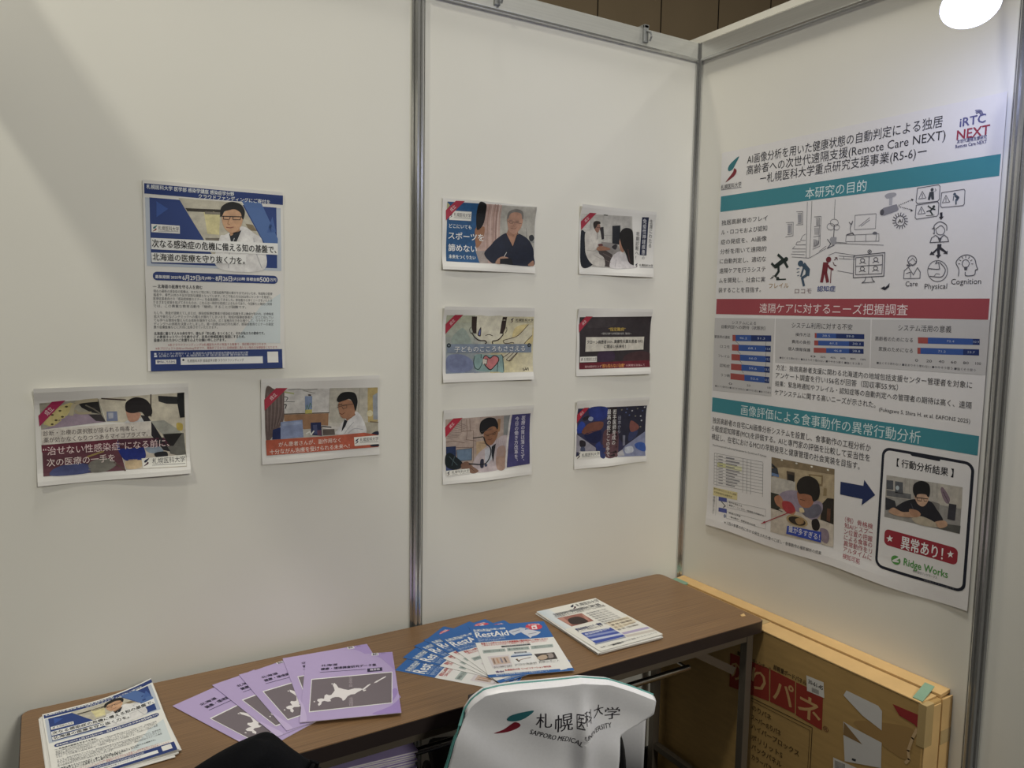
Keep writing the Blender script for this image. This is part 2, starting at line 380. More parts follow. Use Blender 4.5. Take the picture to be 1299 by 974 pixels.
 a.T('※本プロジェクトはAll-or-Nothing方式です。募集終了日までに目標金額に満たない場合は全額返金となります。',16.6,369.2,265,6.3,'b85a60',3,0)
 a.R(6.1,374.1,290.9,421.8,'1f3a7e',2)
 a.T('■ プロジェクト専用サイト：札幌医科大学医学部感染学講座感染症学分野',13.5,381.2,199.2,5.3,'dfe4ee',3,0)
 a.T('■ お問い合わせ：札幌医科大学 研究支援課 寄付担当係',13.3,386.5,199.2,5.3,'dfe4ee',3,0)
 a.R(15.9,394.5,57.6,404.6,'eceae6',3)
 a.T('寄付はこちらから',18.8,399.3,36.4,6.1,'1f3a7e',4,1)
 a.R(67,390.7,245.4,407.3,'f0efec',3)
 a.T('札幌医科大学 感染症学分野 クラウドファンディング',80.9,398.5,121.6,6.8,'2a2a34',4,0)
 a.E(72.5,396.2,2.2,2.4,'2a2a34',4)
 a.R(256.3,380,281.3,406.1,'eceae6',3)
def art_mycoplasma(a):
 a.ph=1
 a.P([(9.4,32.5),(117,27.8),(129.9,79.8),(10.4,89.3)],'a8a494',1)
 a.P([(20.7,49.9),(64.8,33.9),(74.1,37.1),(56.4,64.4),(31.4,84.9),(14.9,78.2)],'d0c27a',2)
 a.E(31.5,58.9,2.7,2,'5a5030',3)
 a.E(45.5,50.8,2.8,2,'5a5030',3)
 a.E(49.5,64,2.8,2,'5a5030',3)
 a.E(37.7,70.8,2.7,2,'5a5030',3)
 a.E(30.6,79,2.7,2,'5a5030',3)
 a.E(57.4,42.5,2.8,2,'5a5030',3)
 a.P([(49.5,64),(92.5,55.5),(129.9,79.8),(11.1,89.4),(32.7,82)],'a390a4',2)
 a.P([(80,37.3),(116.9,29.9),(121.8,62.7),(102.1,57.4),(85.6,46.3)],'262424',3)
 a.N([(66,60.4),(70.3,41.4),(83.8,33),(114.4,30.7)],7.63,'b6aa8c',4,1,0)
 a.N([(73.4,51.8),(80.3,58),(102.1,58.3)],5.30,'a89c80',4,1,0)
 a.N([(93.1,41.2),(107.4,50.1),(121.8,62.7)],2.98,'6a6458',4,0,0)
 a.P([(97.1,61.7),(121.8,62.7),(129.9,79.8),(111.2,76.8)],'3a3438',3)
 a.P([(117,27.8),(288.6,21.5),(289.7,173.7),(256.6,161.2),(219.1,89.3),(131.2,79.9)],'cfc8b4',1)
 a.N([(219.7,23.6),(218.6,73.2)],2.56,'4a4038',2,0,0)
 a.N([(123.3,27.9),(169.5,33.5)],3.03,'4a3a34',2,0,0)
 a.P([(273.7,22.2),(288,21.5),(288,79.7),(278.1,79.9),(272.9,42.6)],'14161c',3)
 a.P([(234.2,27),(276.3,31.2),(275.7,47.7),(250.8,45.9),(235.2,40)],'26282c',3)
 a.P([(132.1,57.6),(152.2,57.8),(153.1,79.5),(131.7,79)],'7c88ac',2)
 a.P([(134.6,60.2),(144.8,60.6),(144.3,72.9),(135.3,73.1)],'b0b4c4',3)
 a.P([(213.7,84.2),(245,83.5),(275,107.2),(280.6,115.9),(240.9,114.9)],'a6a89e',3)
 a.P([(240.9,114.9),(285.2,115.6),(289.7,173.7),(256.6,162.2)],'6a6a64',3)
 a.P([(243.1,116),(282.1,116),(263.1,144.5),(251.4,143.6)],'201e1e',4)
 a.B([(271,92.1),(282.9,94.4),(282.4,109.4),(272,107.1)],'c8b040',4)
 a.B([(167.5,81.8),(183.7,77.9),(202.9,75.6),(208.1,83.9),(219.1,89.3),(215.8,101.9),(164.1,98.8)],'cfd2d6',3)
 a.B([(169.8,56.9),(181.7,60.5),(197.9,64.3),(196.2,72.2),(191.7,80.8),(179.4,83.3),(173,77.4)],'c8947a',4)
 a.B([(168.6,55.3),(170.6,38.2),(188.4,28.3),(208.7,33.9),(220,50.8),(220.5,68.4),(208.6,72.7),(199.3,62.1),(184.3,63.7),(173.6,61.7)],'1a1418',5)
 a.P([(197.7,69.1),(211.4,71.2),(227.2,99.4),(256.8,157.2),(242.3,152.7),(219.4,118.3)],'28262e',4)
 a.P([(150.1,119.6),(218,118.2),(256.6,161.2),(289.7,173.7),(289,193.9),(165.7,190)],'c9c0b2',2)
 a.B([(148.5,128.8),(171.1,122.8),(195.2,130.9),(205.4,152.6),(203.4,168.5),(180,171),(161.4,165.9)],'1b2f88',3)
 a.B([(166.6,169.6),(193.7,169.2),(195.7,187),(168.4,188.8)],'cdb48c',3)
 a.B([(204.5,139.7),(228.4,140),(242.2,155.9),(213.6,156.6)],'8fa0b4',3)
 a.B([(224.9,157.6),(248,156.5),(249,169.7),(227.4,167.6)],'1c1e26',4)
 a.P([(10.7,122.2),(150.1,119.6),(165.1,191.5),(10.9,189.8)],'6a3a48',2)
 a.P([(9.6,122.1),(150.1,119.6),(153.3,137),(10,137.9)],'702c40',3)
 a.B([(27.2,177.3),(51.8,168.3),(87.5,169.1),(96.9,179.2),(91.5,190.7),(27.7,190.4)],'4a5488',4)
 a.B([(97.4,167.1),(127.8,161),(147.8,175.5),(126.5,190.2),(96.5,188.3)],'7c7a72',4)
 a.N([(93,154.6),(123.3,145.2)],3.61,'a08a48',4,0,0)
 a.N([(142.8,171.9),(164.3,191.5)],3.10,'5a4038',4,0,0)
 a.P([(10,89.3),(218.8,83.5),(218.5,118.2),(10.7,122.2)],'dcd6ce',5)
 a.T('診断・治療の選択肢が限られる梅毒と、',14,97.7,175.7,11.4,'382628',6,0)
 a.T('薬が効かなくなりつつあるマイコプラズマ。',13.8,112.3,197.5,11.5,'382628',6,0)
 a.P([(151.4,120.4),(243.5,123.3),(257.3,144.1),(155.8,141.9)],'54283c',4)
 a.T('“治せない性感染症”になる前に、',12.3,135.8,242.3,18.4,'f2d6d6',7,0)
 a.T('次の医療の一手を',17.8,161,127,17.3,'f0dcd8',7,0)
 a.ph=0
 a.P([(197.3,167.9),(288.2,166.8),(288.4,192.1),(199.8,190)],'e6e4dc',5)
 a.S(206.7,176.9,17.7,6,1)
 a.T('札幌医科大学',218.5,176.1,68,13.2,'30303a',6,0)
 a.N([(218.2,184.9),(286.2,186.4)],1.17,'6a6a70',6,0,0)
 a.ph=0
 a.P([(6.6,59.3),(31.7,30.2),(56.2,28.5),(7.7,82.4)],'a81c54',6)
 a.T('成立',19.4,56.9,17.7,11.4,'f0dada',7,0,-48.5)
def art_cancer_visit(a):
 a.ph=1
 a.P([(11.1,26.4),(292.7,32.4),(294.1,157.9),(10.3,149.9)],'c6c2b8',1)
 a.P([(54.5,26.2),(166.7,29.7),(164.8,91.8),(53.9,88)],'d0cecb',2)
 a.N([(52.6,88.7),(165.1,91.8)],2.38,'54402c',3,0,0)
 a.P([(53.9,90.4),(164,93.3),(162.5,129),(102.7,130.1),(53.7,105.2)],'a47a56',2)
 a.P([(104.5,46.9),(122.7,47.2),(122.1,87.1),(105.1,87.4)],'7e92b8',3)
 a.P([(104.8,80.7),(122.1,81),(122,90.6),(105,90.6)],'c0b858',4)
 a.N([(106.1,82.1),(109.6,69),(113.5,79.9),(117.4,64.1),(121.3,75)],1.33,'4a7a50',5,0,0)
 a.N([(113.6,44),(118.8,45.1)],3.71,'3c2c34',5,0,0)
 a.N([(64.7,29.4),(90.4,28.2),(108.5,31.8),(134.6,30)],1.57,'6a6a60',3,0,0)
 a.N([(100.7,32.7),(129.3,40.4)],1.32,'7a7a70',3,0,0)
 a.N([(54.5,34.1),(77.4,39.3)],4.19,'a8ac78',3,0,0)
 a.N([(55.6,45.9),(63.3,49),(59.4,55.4)],1.84,'303034',3,1,0)
 a.N([(54.2,57.7),(79.3,59.7)],1.31,'505050',3,0,0)
 a.N([(52.9,65.5),(59.2,65.9),(56.6,75)],2.37,'20202a',3,1,0)
 a.N([(166.7,29.7),(165.1,91.3)],1.33,'9a968c',3,0,0)
 a.P([(166.7,29.1),(265.8,31.8),(266.7,119.9),(165.1,118.3)],'bdb9ac',2)
 a.N([(243.9,32.5),(241.7,93.5)],1.62,'9a9484',3,0,0)
 a.P([(265.8,32.3),(292.7,32.4),(293.6,121.7),(266.7,122.6)],'bda766',3)
 a.P([(279.7,53.5),(292.6,46),(293.6,117.6),(281,116.7)],'9aa2ac',4)
 a.N([(272.2,121.6),(293.6,124.5)],3.32,'7a6a50',4,0,0)
 a.P([(258.4,122),(293.7,127.3),(294.1,157.9),(258.7,149.7)],'b0aa98',3)
 a.E(272,99.6,8.3,8.3,'d8d0a8',5)
 a.B([(275.3,153.7),(283.6,148.8),(294,148.1),(294.1,158.4),(276.8,158)],'20263c',5)
 a.B([(11.1,26.4),(31.7,26.3),(53.2,30.1),(54.1,65.6),(52.5,102.5),(39.4,125.5),(27.7,140.6),(10.3,147.2)],'6e5c58',4)
 a.N([(16.5,37.1),(14.8,81.5),(15.2,129)],1.04,'8a7874',5,1,0)
 a.N([(20.7,37.4),(19.1,81.8),(18.2,127.1)],1.04,'564644',5,1,0)
 a.N([(25,37.6),(23.4,82.1),(21.3,125.2)],1.04,'8a7874',5,1,0)
 a.N([(29.3,37.9),(27.7,82.3),(24.4,123.3)],1.04,'564644',5,1,0)
 a.N([(33.6,38.1),(32,82.6),(27.5,121.4)],1.04,'8a7874',5,1,0)
 a.N([(37.9,38.4),(36.4,82.9),(30.6,119.5)],1.04,'564644',5,1,0)
 a.N([(42.2,38.6),(40.7,83.2),(33.6,117.6)],1.05,'8a7874',5,1,0)
 a.N([(46.5,38.9),(45,83.5),(36.7,115.7)],1.05,'564644',5,1,0)
 a.N([(50.8,39.1),(49.3,83.7),(39.8,113.8)],1.05,'8a7874',5,1,0)
 a.P([(26.6,125.9),(45.4,120.6),(45,150.4),(25.1,150)],'1c2c62',5)
 a.P([(45.2,107.8),(98.2,105.6),(100.5,149.3),(45,150.4)],'8c9cc4',6)
 a.P([(48.5,111.5),(95,109.1),(96.3,116.2),(49.7,118.2)],'9cacd0',7)
 a.P([(118.5,114.2),(144.4,114.7),(147,149.6),(119.7,145.4)],'1e2a58',5)
 a.P([(123.8,120.8),(134.3,120.2),(135.6,143.3),(126.3,142.6)],'48507a',6)
 a.P([(134.3,135.1),(144.9,134.5),(145.4,148.1),(135.6,147.4)],'6a4058',6)
 a.N([(107.9,141.2),(115.8,136.4),(119.7,144.8),(126.4,135.8)],3.24,'dcdad4',6,0,0)
 a.P([(148.9,133.4),(178.3,134.2),(179.6,149.3),(148.9,148.4)],'605650',5)
 a.P([(144.9,122.3),(195.7,130),(195.8,136.8),(150.2,132.2)],'d4d0cc',4)
 a.N([(147.6,125.2),(170.2,129.5)],2.71,'242428',5,0,0)
 a.B([(181,146.7),(187.7,136.2),(201.1,115.4),(214.6,105.4),(236.2,93.1),(254.2,116.3),(260.1,152.6),(214.8,152.5)],'d6d6d8',6)
 a.N([(228.3,120),(214.7,134.1),(203.9,148.4)],1.37,'9c9ca0',7,1,0)
 a.N([(253.1,141),(231.1,136.6),(214.8,146.4)],1.66,'a4a4aa',7,1,0)
 a.P([(204.3,111.5),(212.5,115.6),(206.6,129.4),(196.3,142.9),(198.5,131.5)],'12141c',7)
 a.B([(188.3,71.1),(196.9,62.2),(214.3,60.5),(232,73.8),(233,92.9),(222.7,105.9),(206.5,109.2),(195.7,104.1),(189.7,87.4)],'a87656',8)
 a.P([(206.4,104.8),(230.8,95.5),(233.6,101.2),(210.6,116)],'98684c',7)
 a.B([(184.8,57.5),(195.4,43.3),(214.2,40.3),(231.8,45.3),(238.7,63.3),(237.5,76.9),(233,91.6),(227.9,73.6),(218.4,59.4),(203.6,62.6),(188.8,65.8)],'121214',9)
 a.N([(186.2,79.1),(200.9,74.6),(229.3,72.3)],1.35,'3a2c24',10,0,0)
 a.N([(196.9,75.7),(201,84.1),(210.4,81.2),(210.4,74.6)],1.08,'3a2c24',10,0,1)
 a.N([(191.6,94.3),(198.3,97.5),(205.1,93.8)],1.63,'6a3428',10,1,0)
 a.N([(187.5,73.8),(198.2,71.2)],1.89,'20181a',10,0,0)
 a.P([(9.8,150.4),(160.9,151.2),(255.9,148.9),(294.1,158.4),(294.5,189.3),(11.3,187.9)],'c25a3c',11)
 a.T('がん患者さんが、副作用なく',39.8,163.4,154,11.9,'f2e4da',13,0)
 a.T('十分ながん治療を受けられる未来へ！',18.3,180.1,198.1,12,'f2e4da',13,0)
 a.ph=0
 a.P([(228.5,159),(294.1,158.4),(294.4,181.7),(230,181.9)],'e6e4dc',13)
 a.S(236.3,169.6,13.9,14,1)
 a.T('札幌医科大学',244.5,167.1,48.9,10.6,'30303a',14,0)
 a.N([(244.6,174.2),(293.5,175.3)],0.95,'6a6a70',14,0,0)
 a.B([(272.9,182.8),(284,181.7),(294.4,182.2),(294.5,187.3),(274.3,187.1)],'1c2030',13)
 a.ph=0
 a.P([(7.5,51),(35.5,23.9),(62.7,24.8),(7.8,77.6)],'b02440',6)
 a.T('成立',21.7,50.7,18.4,9.9,'f0dada',7,0,-43.9)
def art_sports(a):
 a.ph=1
 a.P([(14,9.8),(104.1,8.2),(102.1,150.1),(113.8,185.7),(11.8,185.6)],'185a92',2)
 a.P([(104.1,8.2),(179.2,6.1),(179.5,185.1),(113.2,186.3),(100,138.5)],'c4a49a',1)
 a.N([(139.3,8.3),(138.3,147.6)],2.39,'a88478',2,0,0)
 a.N([(148.6,7.2),(147.6,147)],2.39,'d4bab0',2,0,0)
 a.N([(157.1,6.1),(156.1,146.4)],2.40,'a88478',2,0,0)
 a.N([(165.9,5),(165,145.8)],2.41,'8e6c62',2,0,0)
 a.N([(172.2,4.3),(171.3,145.3)],2.42,'d8c4ba',2,0,0)
 a.P([(102.1,150.1),(136.7,147.7),(141.5,185),(113.2,186.3)],'a89c98',2)
 a.P([(179.2,6.1),(296,1.4),(291.6,186.3),(178.2,185.8)],'b4b2aa',1)
 a.N([(266.5,69.5),(266.7,100.9)],1.57,'6a6a6a',2,0,0)
 a.B([(275.3,93.9),(285.6,88.2),(292.6,98.7),(285.7,108.8),(277.1,106.3)],'30343a',3)
 a.N([(265.1,107.3),(291,111.6)],5.03,'8a8c8a',2,0,0)
 a.B([(99.8,85.3),(116.5,76.3),(129.4,76.5),(128.8,97.5),(119.7,125.1),(104.5,138.1)],'a87452',3)
 a.B([(104.1,9.1),(125.4,7),(130.7,25.7),(128.7,55.7),(119.5,77.5),(104.4,81.9)],'0f0f13',4)
 a.B([(129,156.7),(150.7,128.7),(166.4,110.8),(198.4,89.1),(218.1,98.8),(234.6,86.8),(268.4,100.7),(287.6,127.7),(292.4,156),(291.6,185.7),(235.2,187.7),(173.1,184.2),(150.9,183)],'1a2238',4)
 a.P([(199,90.6),(236.6,87.2),(220.9,131)],'b48468',5)
 a.N([(199,90.6),(220.9,131),(236.6,87.2)],1.84,'0f1424',6,0,0)
 a.P([(206.4,75.2),(237.8,75.3),(238.6,90.8),(220.7,98.5),(200,92.6)],'a87a60',5)
 a.B([(201.3,38.9),(209.4,24.2),(227.5,17.5),(247.5,20.8),(253.7,39.4),(249.5,64.8),(237.9,81.5),(223,90.6),(209.7,82.6),(203.1,63.2)],'ba8c74',6)
 a.B([(200.7,42),(205.2,23.2),(227.4,13.5),(249.2,18.1),(255,36.2),(251,42.9),(245.9,26.3),(227.5,23.1),(211.1,28.6),(204.6,44.7)],'7e7a76',7)
 a.N([(203,52.5),(217.8,53.1),(249.4,56.1)],1.23,'4a3c38',8,0,0)
 a.N([(207.9,52),(209.6,58),(219.5,57.9),(221.7,52.7)],0.92,'4a3c38',8,0,0)
 a.N([(214.6,72.9),(224.5,74.1),(232.8,70.2)],1.23,'7a4a40',8,1,0)
 a.N([(225.1,56.4),(222.8,65.9),(227.8,67)],0.93,'94684e',8,0,0)
 a.N([(207.9,48.9),(217.7,47.9)],1.23,'5a4c48',8,0,0)
 a.N([(229.3,49.8),(241,50.1)],1.24,'5a4c48',8,0,0)
 a.B([(164.2,183.8),(173,169.6),(189,161.9),(207,166),(198.8,175.7),(182.7,185.8)],'b48a72',7)
 a.P([(179.4,169.8),(215.2,165.5),(223.6,185.8),(178.2,185.2)],'14161e',8)
 a.N([(192.3,162.3),(200.3,148.8)],1.84,'d8d4d0',9,0,0)
 a.B([(282.8,174.1),(291.4,170.4),(291.6,186.3),(272.5,185.7)],'a87c64',6)
 a.P([(13.4,12.4),(22.4,19.8),(12.6,32.4)],'c0bc80',4)
 a.ph=0
 a.P([(23,35.4),(86.8,33.8),(86.3,61.1),(19.6,62.9)],'e6e4dc',5)
 a.S(25.8,49.9,11.4,6,1)
 a.T('札幌医科大学',33.8,45.9,51,12.2,'30303a',6,0)
 a.N([(33.8,54.9),(84.8,54.5)],1.08,'6a6a70',6,0,0)
 a.ph=0
 a.P([(9.8,35.6),(38,5.5),(63.2,4.6),(10.3,65.9)],'b02440',6)
 a.T('成立',23.7,35.4,19.5,10.3,'f0dada',7,0,-48.4)
 a.T('どこにいても',20.2,79.9,68,12.7,'e8ecee',4,1)
 a.T('スポーツを',18.5,108.4,108.6,22.2,'f0f0f0',9,1)
 a.T('諦めない',19.1,144,86.1,22.2,'f0f0f0',9,1)
 a.T('未来をつくりたい',19.7,170.6,81.3,12.3,'e8ecee',9,1)
def art_diagnosis(a):
 a.ph=1
 a.P([(3.4,28),(202,20.7),(212.7,174.6),(128,187.2),(8.8,185.2)],'c4c2bc',1)
 a.P([(3.5,29.3),(40.4,27.9),(42.1,70.3),(5.1,76.3)],'d4d2cc',2)
 a.N([(40.4,27.9),(42.1,70.8)],1.32,'8a8880',3,0,0)
 a.P([(85.6,28.4),(196.8,23.5),(200.1,72.9),(89.3,104.4)],'bab8b4',2)
 a.N([(88.8,25.3),(103.9,25.1)],3.22,'5a5a54',3,0,0)
 a.N([(91.8,87.6),(122.5,85.1),(125.1,101.6)],1.10,'8a8a88',3,0,0)
 a.B([(5.3,84.2),(21.1,81.5),(34.1,87.1),(25.9,125.4),(30,149.6),(52.5,178.7),(8.8,184.9)],'1b212e',3)
 a.P([(82.7,107.6),(144.8,108.6),(160.5,133.1),(125.8,146.7),(90.9,137.6)],'94908e',3)
 a.P([(70.5,133.3),(97.4,131.6),(129.2,145.1),(124.4,185.3),(96.5,182.3)],'4c4242',4)
 a.N([(91.1,143.1),(126.3,155.2)],1.40,'786c68',5,0,0)
 a.N([(92,159.9),(123.6,169.6)],1.40,'786c68',5,0,0)
 a.P([(124.3,55.8),(156.2,52),(155.8,79.5),(152.8,112.3),(125.5,110)],'1d222c',4)
 a.B([(124.4,121.3),(137.9,111.9),(145.3,117),(138.9,128.8)],'38343a',5)
 a.B([(21.2,85.5),(38.5,75.9),(57.9,72.9),(70,86.7),(71.4,116.7),(57.3,136.9),(84.6,149.1),(97.1,159.6),(96.5,183.7),(52.5,178.7),(26.9,152.5),(21.1,125.7)],'d2cec8',5)
 a.N([(27.9,136.1),(57.3,136.9),(67,130.8)],1.36,'9a948c',6,1,0)
 a.N([(57.9,150.7),(85.2,160.3)],1.38,'a49e96',6,0,0)
 a.B([(57.7,54),(70.1,51.5),(77.7,58.9),(75.9,69.9),(68.1,80.9),(60.6,76.7),(55.9,66.3)],'9a6e5c',6)
 a.B([(51.4,58.7),(52.9,49.2),(63.2,44.9),(76.5,46.8),(77.4,52.9),(68.6,54.9),(62.4,64.4),(56.1,69)],'2c211c',7)
 a.P([(74.6,64),(90.5,61.2),(93,98.5),(84,100.6),(79.6,77.7)],'2c282e',5)
 a.N([(66.5,81.6),(67.3,100.6)],1.35,'3a3a44',7,0,0)
 a.N([(64,64.2),(76.6,64.4)],1.08,'2a2024',8,0,0)
 a.B([(65.2,128.2),(79.9,120.2),(114.2,124.8),(116.2,130.3),(90.7,134.2),(68.9,134.8)],'a27258',7)
 a.B([(69.7,116.8),(82.9,113.1),(89.9,118.1),(76.6,121.9)],'6a3a3a',7)
 a.B([(119.4,171.2),(132.8,146.3),(160.5,133.1),(194.4,151.4),(212.7,174),(213.3,182.9),(128.1,188)],'d6d2d6',5)
 a.N([(144,157.1),(138.4,183.2)],1.43,'a8a2a8',6,0,0)
 a.B([(153.1,99.5),(163.9,101.5),(174.5,126.5),(167.8,135.6),(156.4,124.8)],'b08068',6)
 a.B([(153.1,82.5),(163.4,64.8),(180.9,58.1),(201.3,62.8),(208.3,83.7),(214.7,165),(207,172.8),(193.4,164.6),(180.6,137.6),(166.9,121.3),(158.7,104.7)],'1d1a1c',7)
 a.N([(189,125.5),(199.1,165.8)],4.05,'4a2c2c',8,1,0)
 a.P([(241.7,20.3),(268.7,19),(266.8,140.7),(238.7,140.6)],'1a2548',2)
 a.V('免疫性神経疾患',253.6,24.1,138.6,'e4e4e8',4,0)
 a.V('の',253.7,142.7,154.7,'1c1c28',4,0)
 a.V('生涯にわたる',280,24.8,115.3,'1c1c28',4,0)
 a.V('早期診断へ！',227.1,67,157.1,'1c1c28',4,0)
 a.ph=0
 a.S(225.1,174,14.3,6,1)
 a.T('札幌医科大学',237.3,172.6,56.5,9.1,'30303a',6,0)
 a.N([(237.8,179.9),(294.4,178.3)],0.81,'6a6a70',6,0,0)
 a.ph=0
 a.P([(4.2,50.6),(33.2,22.9),(58.9,22.2),(6,76.7)],'b02440',6)
 a.T('成立',18.9,49.8,18.5,9.5,'f0dada',7,0,-45.2)
def art_child_heart(a):
 a.ph=1
 a.G(9.5,24.3,101.6,185.2,['bcc0a4', 'b8bca0', '8292b0', '8a98b0'],1)
 a.G(99.4,26.3,154.2,186.1,['c4c4ac', 'd0ccb4', '8a98b0', 'c0c4bc'],1)
 a.G(151.7,26.2,298,187.5,['d4d0b8', 'dcd4ac', 'd4c890', 'e0d8b8'],1)
 a.B([(59.6,59.3),(82.9,82.3),(89,107.9),(60.3,117.8),(25.8,94.6)],'98a8a0',2)
 a.B([(14.9,137.7),(60.5,133.2),(95.4,154.2),(84.1,179.7),(18.1,178.5)],'7c88b0',2)
 a.B([(235,57.2),(292.1,52.2),(293.2,104.5),(254.4,130.3),(223.9,103.9)],'dcca8c',2)
 a.B([(99.4,27),(145.9,25.7),(195.8,27.5),(195.1,70),(176.2,90.6),(147,98.1),(117.7,91.5),(97.1,69.6)],'d9d5c0',3)
 a.P([(90.2,27),(106.9,27),(105.9,75.3),(95.7,74.2),(90.6,59.4)],'33231c',4)
 a.P([(190.5,27.5),(204.7,27.4),(200.8,59.7),(192.2,75.7),(181.9,75.1)],'33231c',4)
 a.N([(91.4,72.1),(100.2,85),(114.8,94),(132.3,94.9),(138.2,100.1),(133.9,103.2)],3.06,'33231c',5,1,0)
 a.N([(158.8,104.7),(158.7,96.9),(176.3,93.2),(189.4,81.7),(193.7,75.2)],3.10,'33231c',5,1,0)
 a.N([(88.3,56.8),(84.1,63.2),(87.1,73.4),(92,74.7)],1.53,'33231c',5,1,0)
 a.N([(203.8,57.1),(205.4,64.9),(199.6,73.9)],1.55,'33231c',5,1,0)
 a.N([(135,80.6),(146.1,77.5),(157.3,80.9)],1.80,'33231c',5,1,0)
 a.B([(120.7,56.4),(111,71),(110,79.9),(115.3,82.5),(119.9,80)],'33231c',5)
 a.B([(118.2,63.3),(113.1,73.5),(112.9,78.6),(117.5,78.7)],'6a74b4',6)
 a.P([(278.4,49.5),(253.3,72.9),(235.5,84.5),(197,93.9),(195.6,101.1),(206.1,103.8),(225.4,101.4),(230,106.6),(194.8,140),(204,153.2),(221.9,153.4),(266,104.3),(292.7,80.9),(293.5,49.6)],'dcd6bc',3)
 a.N([(278.4,49),(254.8,71.6),(235.5,84.5),(198.5,93.4),(193.5,98),(203.1,103.8),(225.4,100.8),(229.9,104)],1.83,'4a3426',5,1,0)
 a.N([(292.1,80.9),(268.9,101.7),(251.3,122.5),(221.9,152.1),(211.4,153.3),(205.4,149.3)],1.83,'4a3426',5,1,0)
 a.N([(194.9,142.6),(188.8,134.8)],1.82,'4a3426',5,1,0)
 a.N([(194.9,143.9),(218.5,129.9)],1.82,'4a3426',5,1,0)
 a.N([(205.4,150.6),(230.4,130.1)],1.82,'4a3426',5,1,0)
 a.N([(215.9,153.4),(242.4,130.2)],1.83,'4a3426',5,1,0)
 a.B([(98.6,138.8),(118.3,132.6),(135.8,135.4),(177,135.9),(193.4,140),(198,184.4),(174.9,184.5),(119,181.6),(101.4,172.3)],'8cb0b0',3)
 a.N([(100.9,138.8),(97.7,154.2),(102.8,171),(116,175.1),(127.4,154.6)],2.06,'22383c',5,1,0)
 a.N([(174.1,139.8),(177.4,160.6),(174.8,183.9)],2.08,'22383c',5,1,0)
 a.N([(193.4,140),(197.1,184.3)],2.08,'22383c',5,0,0)
 a.N([(121.2,133.9),(121.4,144.2)],2.06,'22383c',5,0,0)
 a.B([(128.6,141.8),(137.3,136.2),(150.6,143.3),(163.7,136.5),(178.6,142.4),(180.9,154.1),(167.2,169.5),(152.1,179.6),(136.3,167.7),(127.4,154.6)],'22181a',5)
 a.B([(130.7,143.1),(138.2,138.8),(150.7,146.7),(163.8,139.1),(176.2,143.7),(178.2,153.3),(165.7,167.7),(152,176.5),(138.1,165.7),(129.7,154.7)],'d47c80',6)
 a.P([(127.2,146.9),(141.9,147.1),(142.1,163.9),(127.5,161.1)],'e6e0d4',7)
 a.N([(133.1,147),(141.9,147.6),(140.6,162.6),(131.8,160.4)],1.81,'22181a',8,0,0)
 a.P([(12.6,103.4),(290.8,105.8),(291.3,130.8),(13.4,127.5)],'7f8fa6',9)
 a.E(18.8,107.3,6.5,6.1,'22303a',10)
 a.E(282.7,109.2,6.1,5.8,'22303a',10)
 a.E(18.8,107.3,2.3,2.3,'8a9aa6',11)
 a.E(282.7,109.2,2.1,2.1,'8a9aa6',11)
 a.T('子どものこころもささえる',36.6,119.1,232.7,16.5,'2c3644',10,1)
 a.T('子どものこころもささえる',36,118.3,232.7,16.5,'eef0f0',11,0)
 a.N([(262.9,176.4),(264.5,183),(270.5,179.1),(271.9,175.2),(273.6,181.8),(279.5,175.3),(280.3,183.3)],1.84,'22222a',5,1,0)
 a.ph=0
 a.S(221.8,37,14.2,6,1)
 a.T('札幌医科大学',234,36.2,60.8,8.8,'30303a',6,0)
 a.N([(234.1,42.3),(294.9,42.9)],0.79,'6a6a70',6,0,0)
 a.ph=0
 a.P([(8.4,49),(35,23.1),(61.2,23),(8.6,76)],'b02440',6)
 a.T('成立',21.9,49.1,17.9,9.1,'f0dada',7,0,-44.9)
def art_crohn(a):
 a.ph=1
 a.P([(8.2,28),(295.4,23.2),(295.9,188.1),(12.1,188.6)],'383136',1)
 a.B([(191.8,149.6),(241.6,136.3),(293.6,141.7),(295,169),(192.9,173.6)],'4a3034',2)
 a.B([(57.9,31.2),(153.2,28.5),(138.2,55.1),(43.7,59.7)],'413a3e',2)
 a.B([(87.6,136.4),(145.2,136.4),(146.4,162.7),(88.9,164.9)],'42304a',2)
 a.P([(11.2,169),(294.8,165.7),(295.9,188.1),(12.1,188.6)],'701a2c',3)
 a.P([(34.3,89.5),(270.8,89.1),(268.8,130.9),(33.2,134.4)],'dcd8cc',3)
 a.T('“指定難病”',121.9,65,67.8,11.6,'c8a83c',5,1)
 a.T('一般的な治療では改善困難な症例、難治性へ',92,78.5,122.4,6.8,'c8c4c0',5,0)
 a.T('クローン病患者',38,104.7,76.7,11.4,'18161a',5,1)
 a.T('(CD)、',117.9,104.2,24.5,8.4,'18161a',5,1)
 a.T('潰瘍性大腸炎患者',144.3,103.6,96.3,11.7,'18161a',5,1)
 a.T('(UC)',244.1,103.1,19.9,8.6,'18161a',5,1)
 a.T('に明るい未来を！',105.9,119.3,88.5,11.6,'18161a',5,1)
 a.T('腸内細菌研究による',33.7,180.9,62.3,6.7,'d8b0b0',5,0)
 a.T('“誰も知らない治療”',96.6,180,94,11.6,'d8903c',5,1)
 a.T('の実現を目指して',194.6,180.4,79.3,7,'d8b0b0',5,0)
 a.ph=0
 a.P([(13.4,150),(79.4,149.4),(79.6,166.9),(13.6,167)],'e6e4dc',5)
 a.S(21.1,158.1,10.7,6,1)
 a.T('札幌医科大学',29,157.3,49.5,8.2,'30303a',6,0)
 a.N([(29.2,163.3),(78.8,163.1)],0.74,'6a6a70',6,0,0)
 a.ph=0
 a.P([(6.7,50.9),(31.5,25.6),(58.3,25.5),(7.2,75.2)],'b02440',6)
 a.T('成立',19.7,50.3,17,9.7,'f0dada',7,0,-44.7)
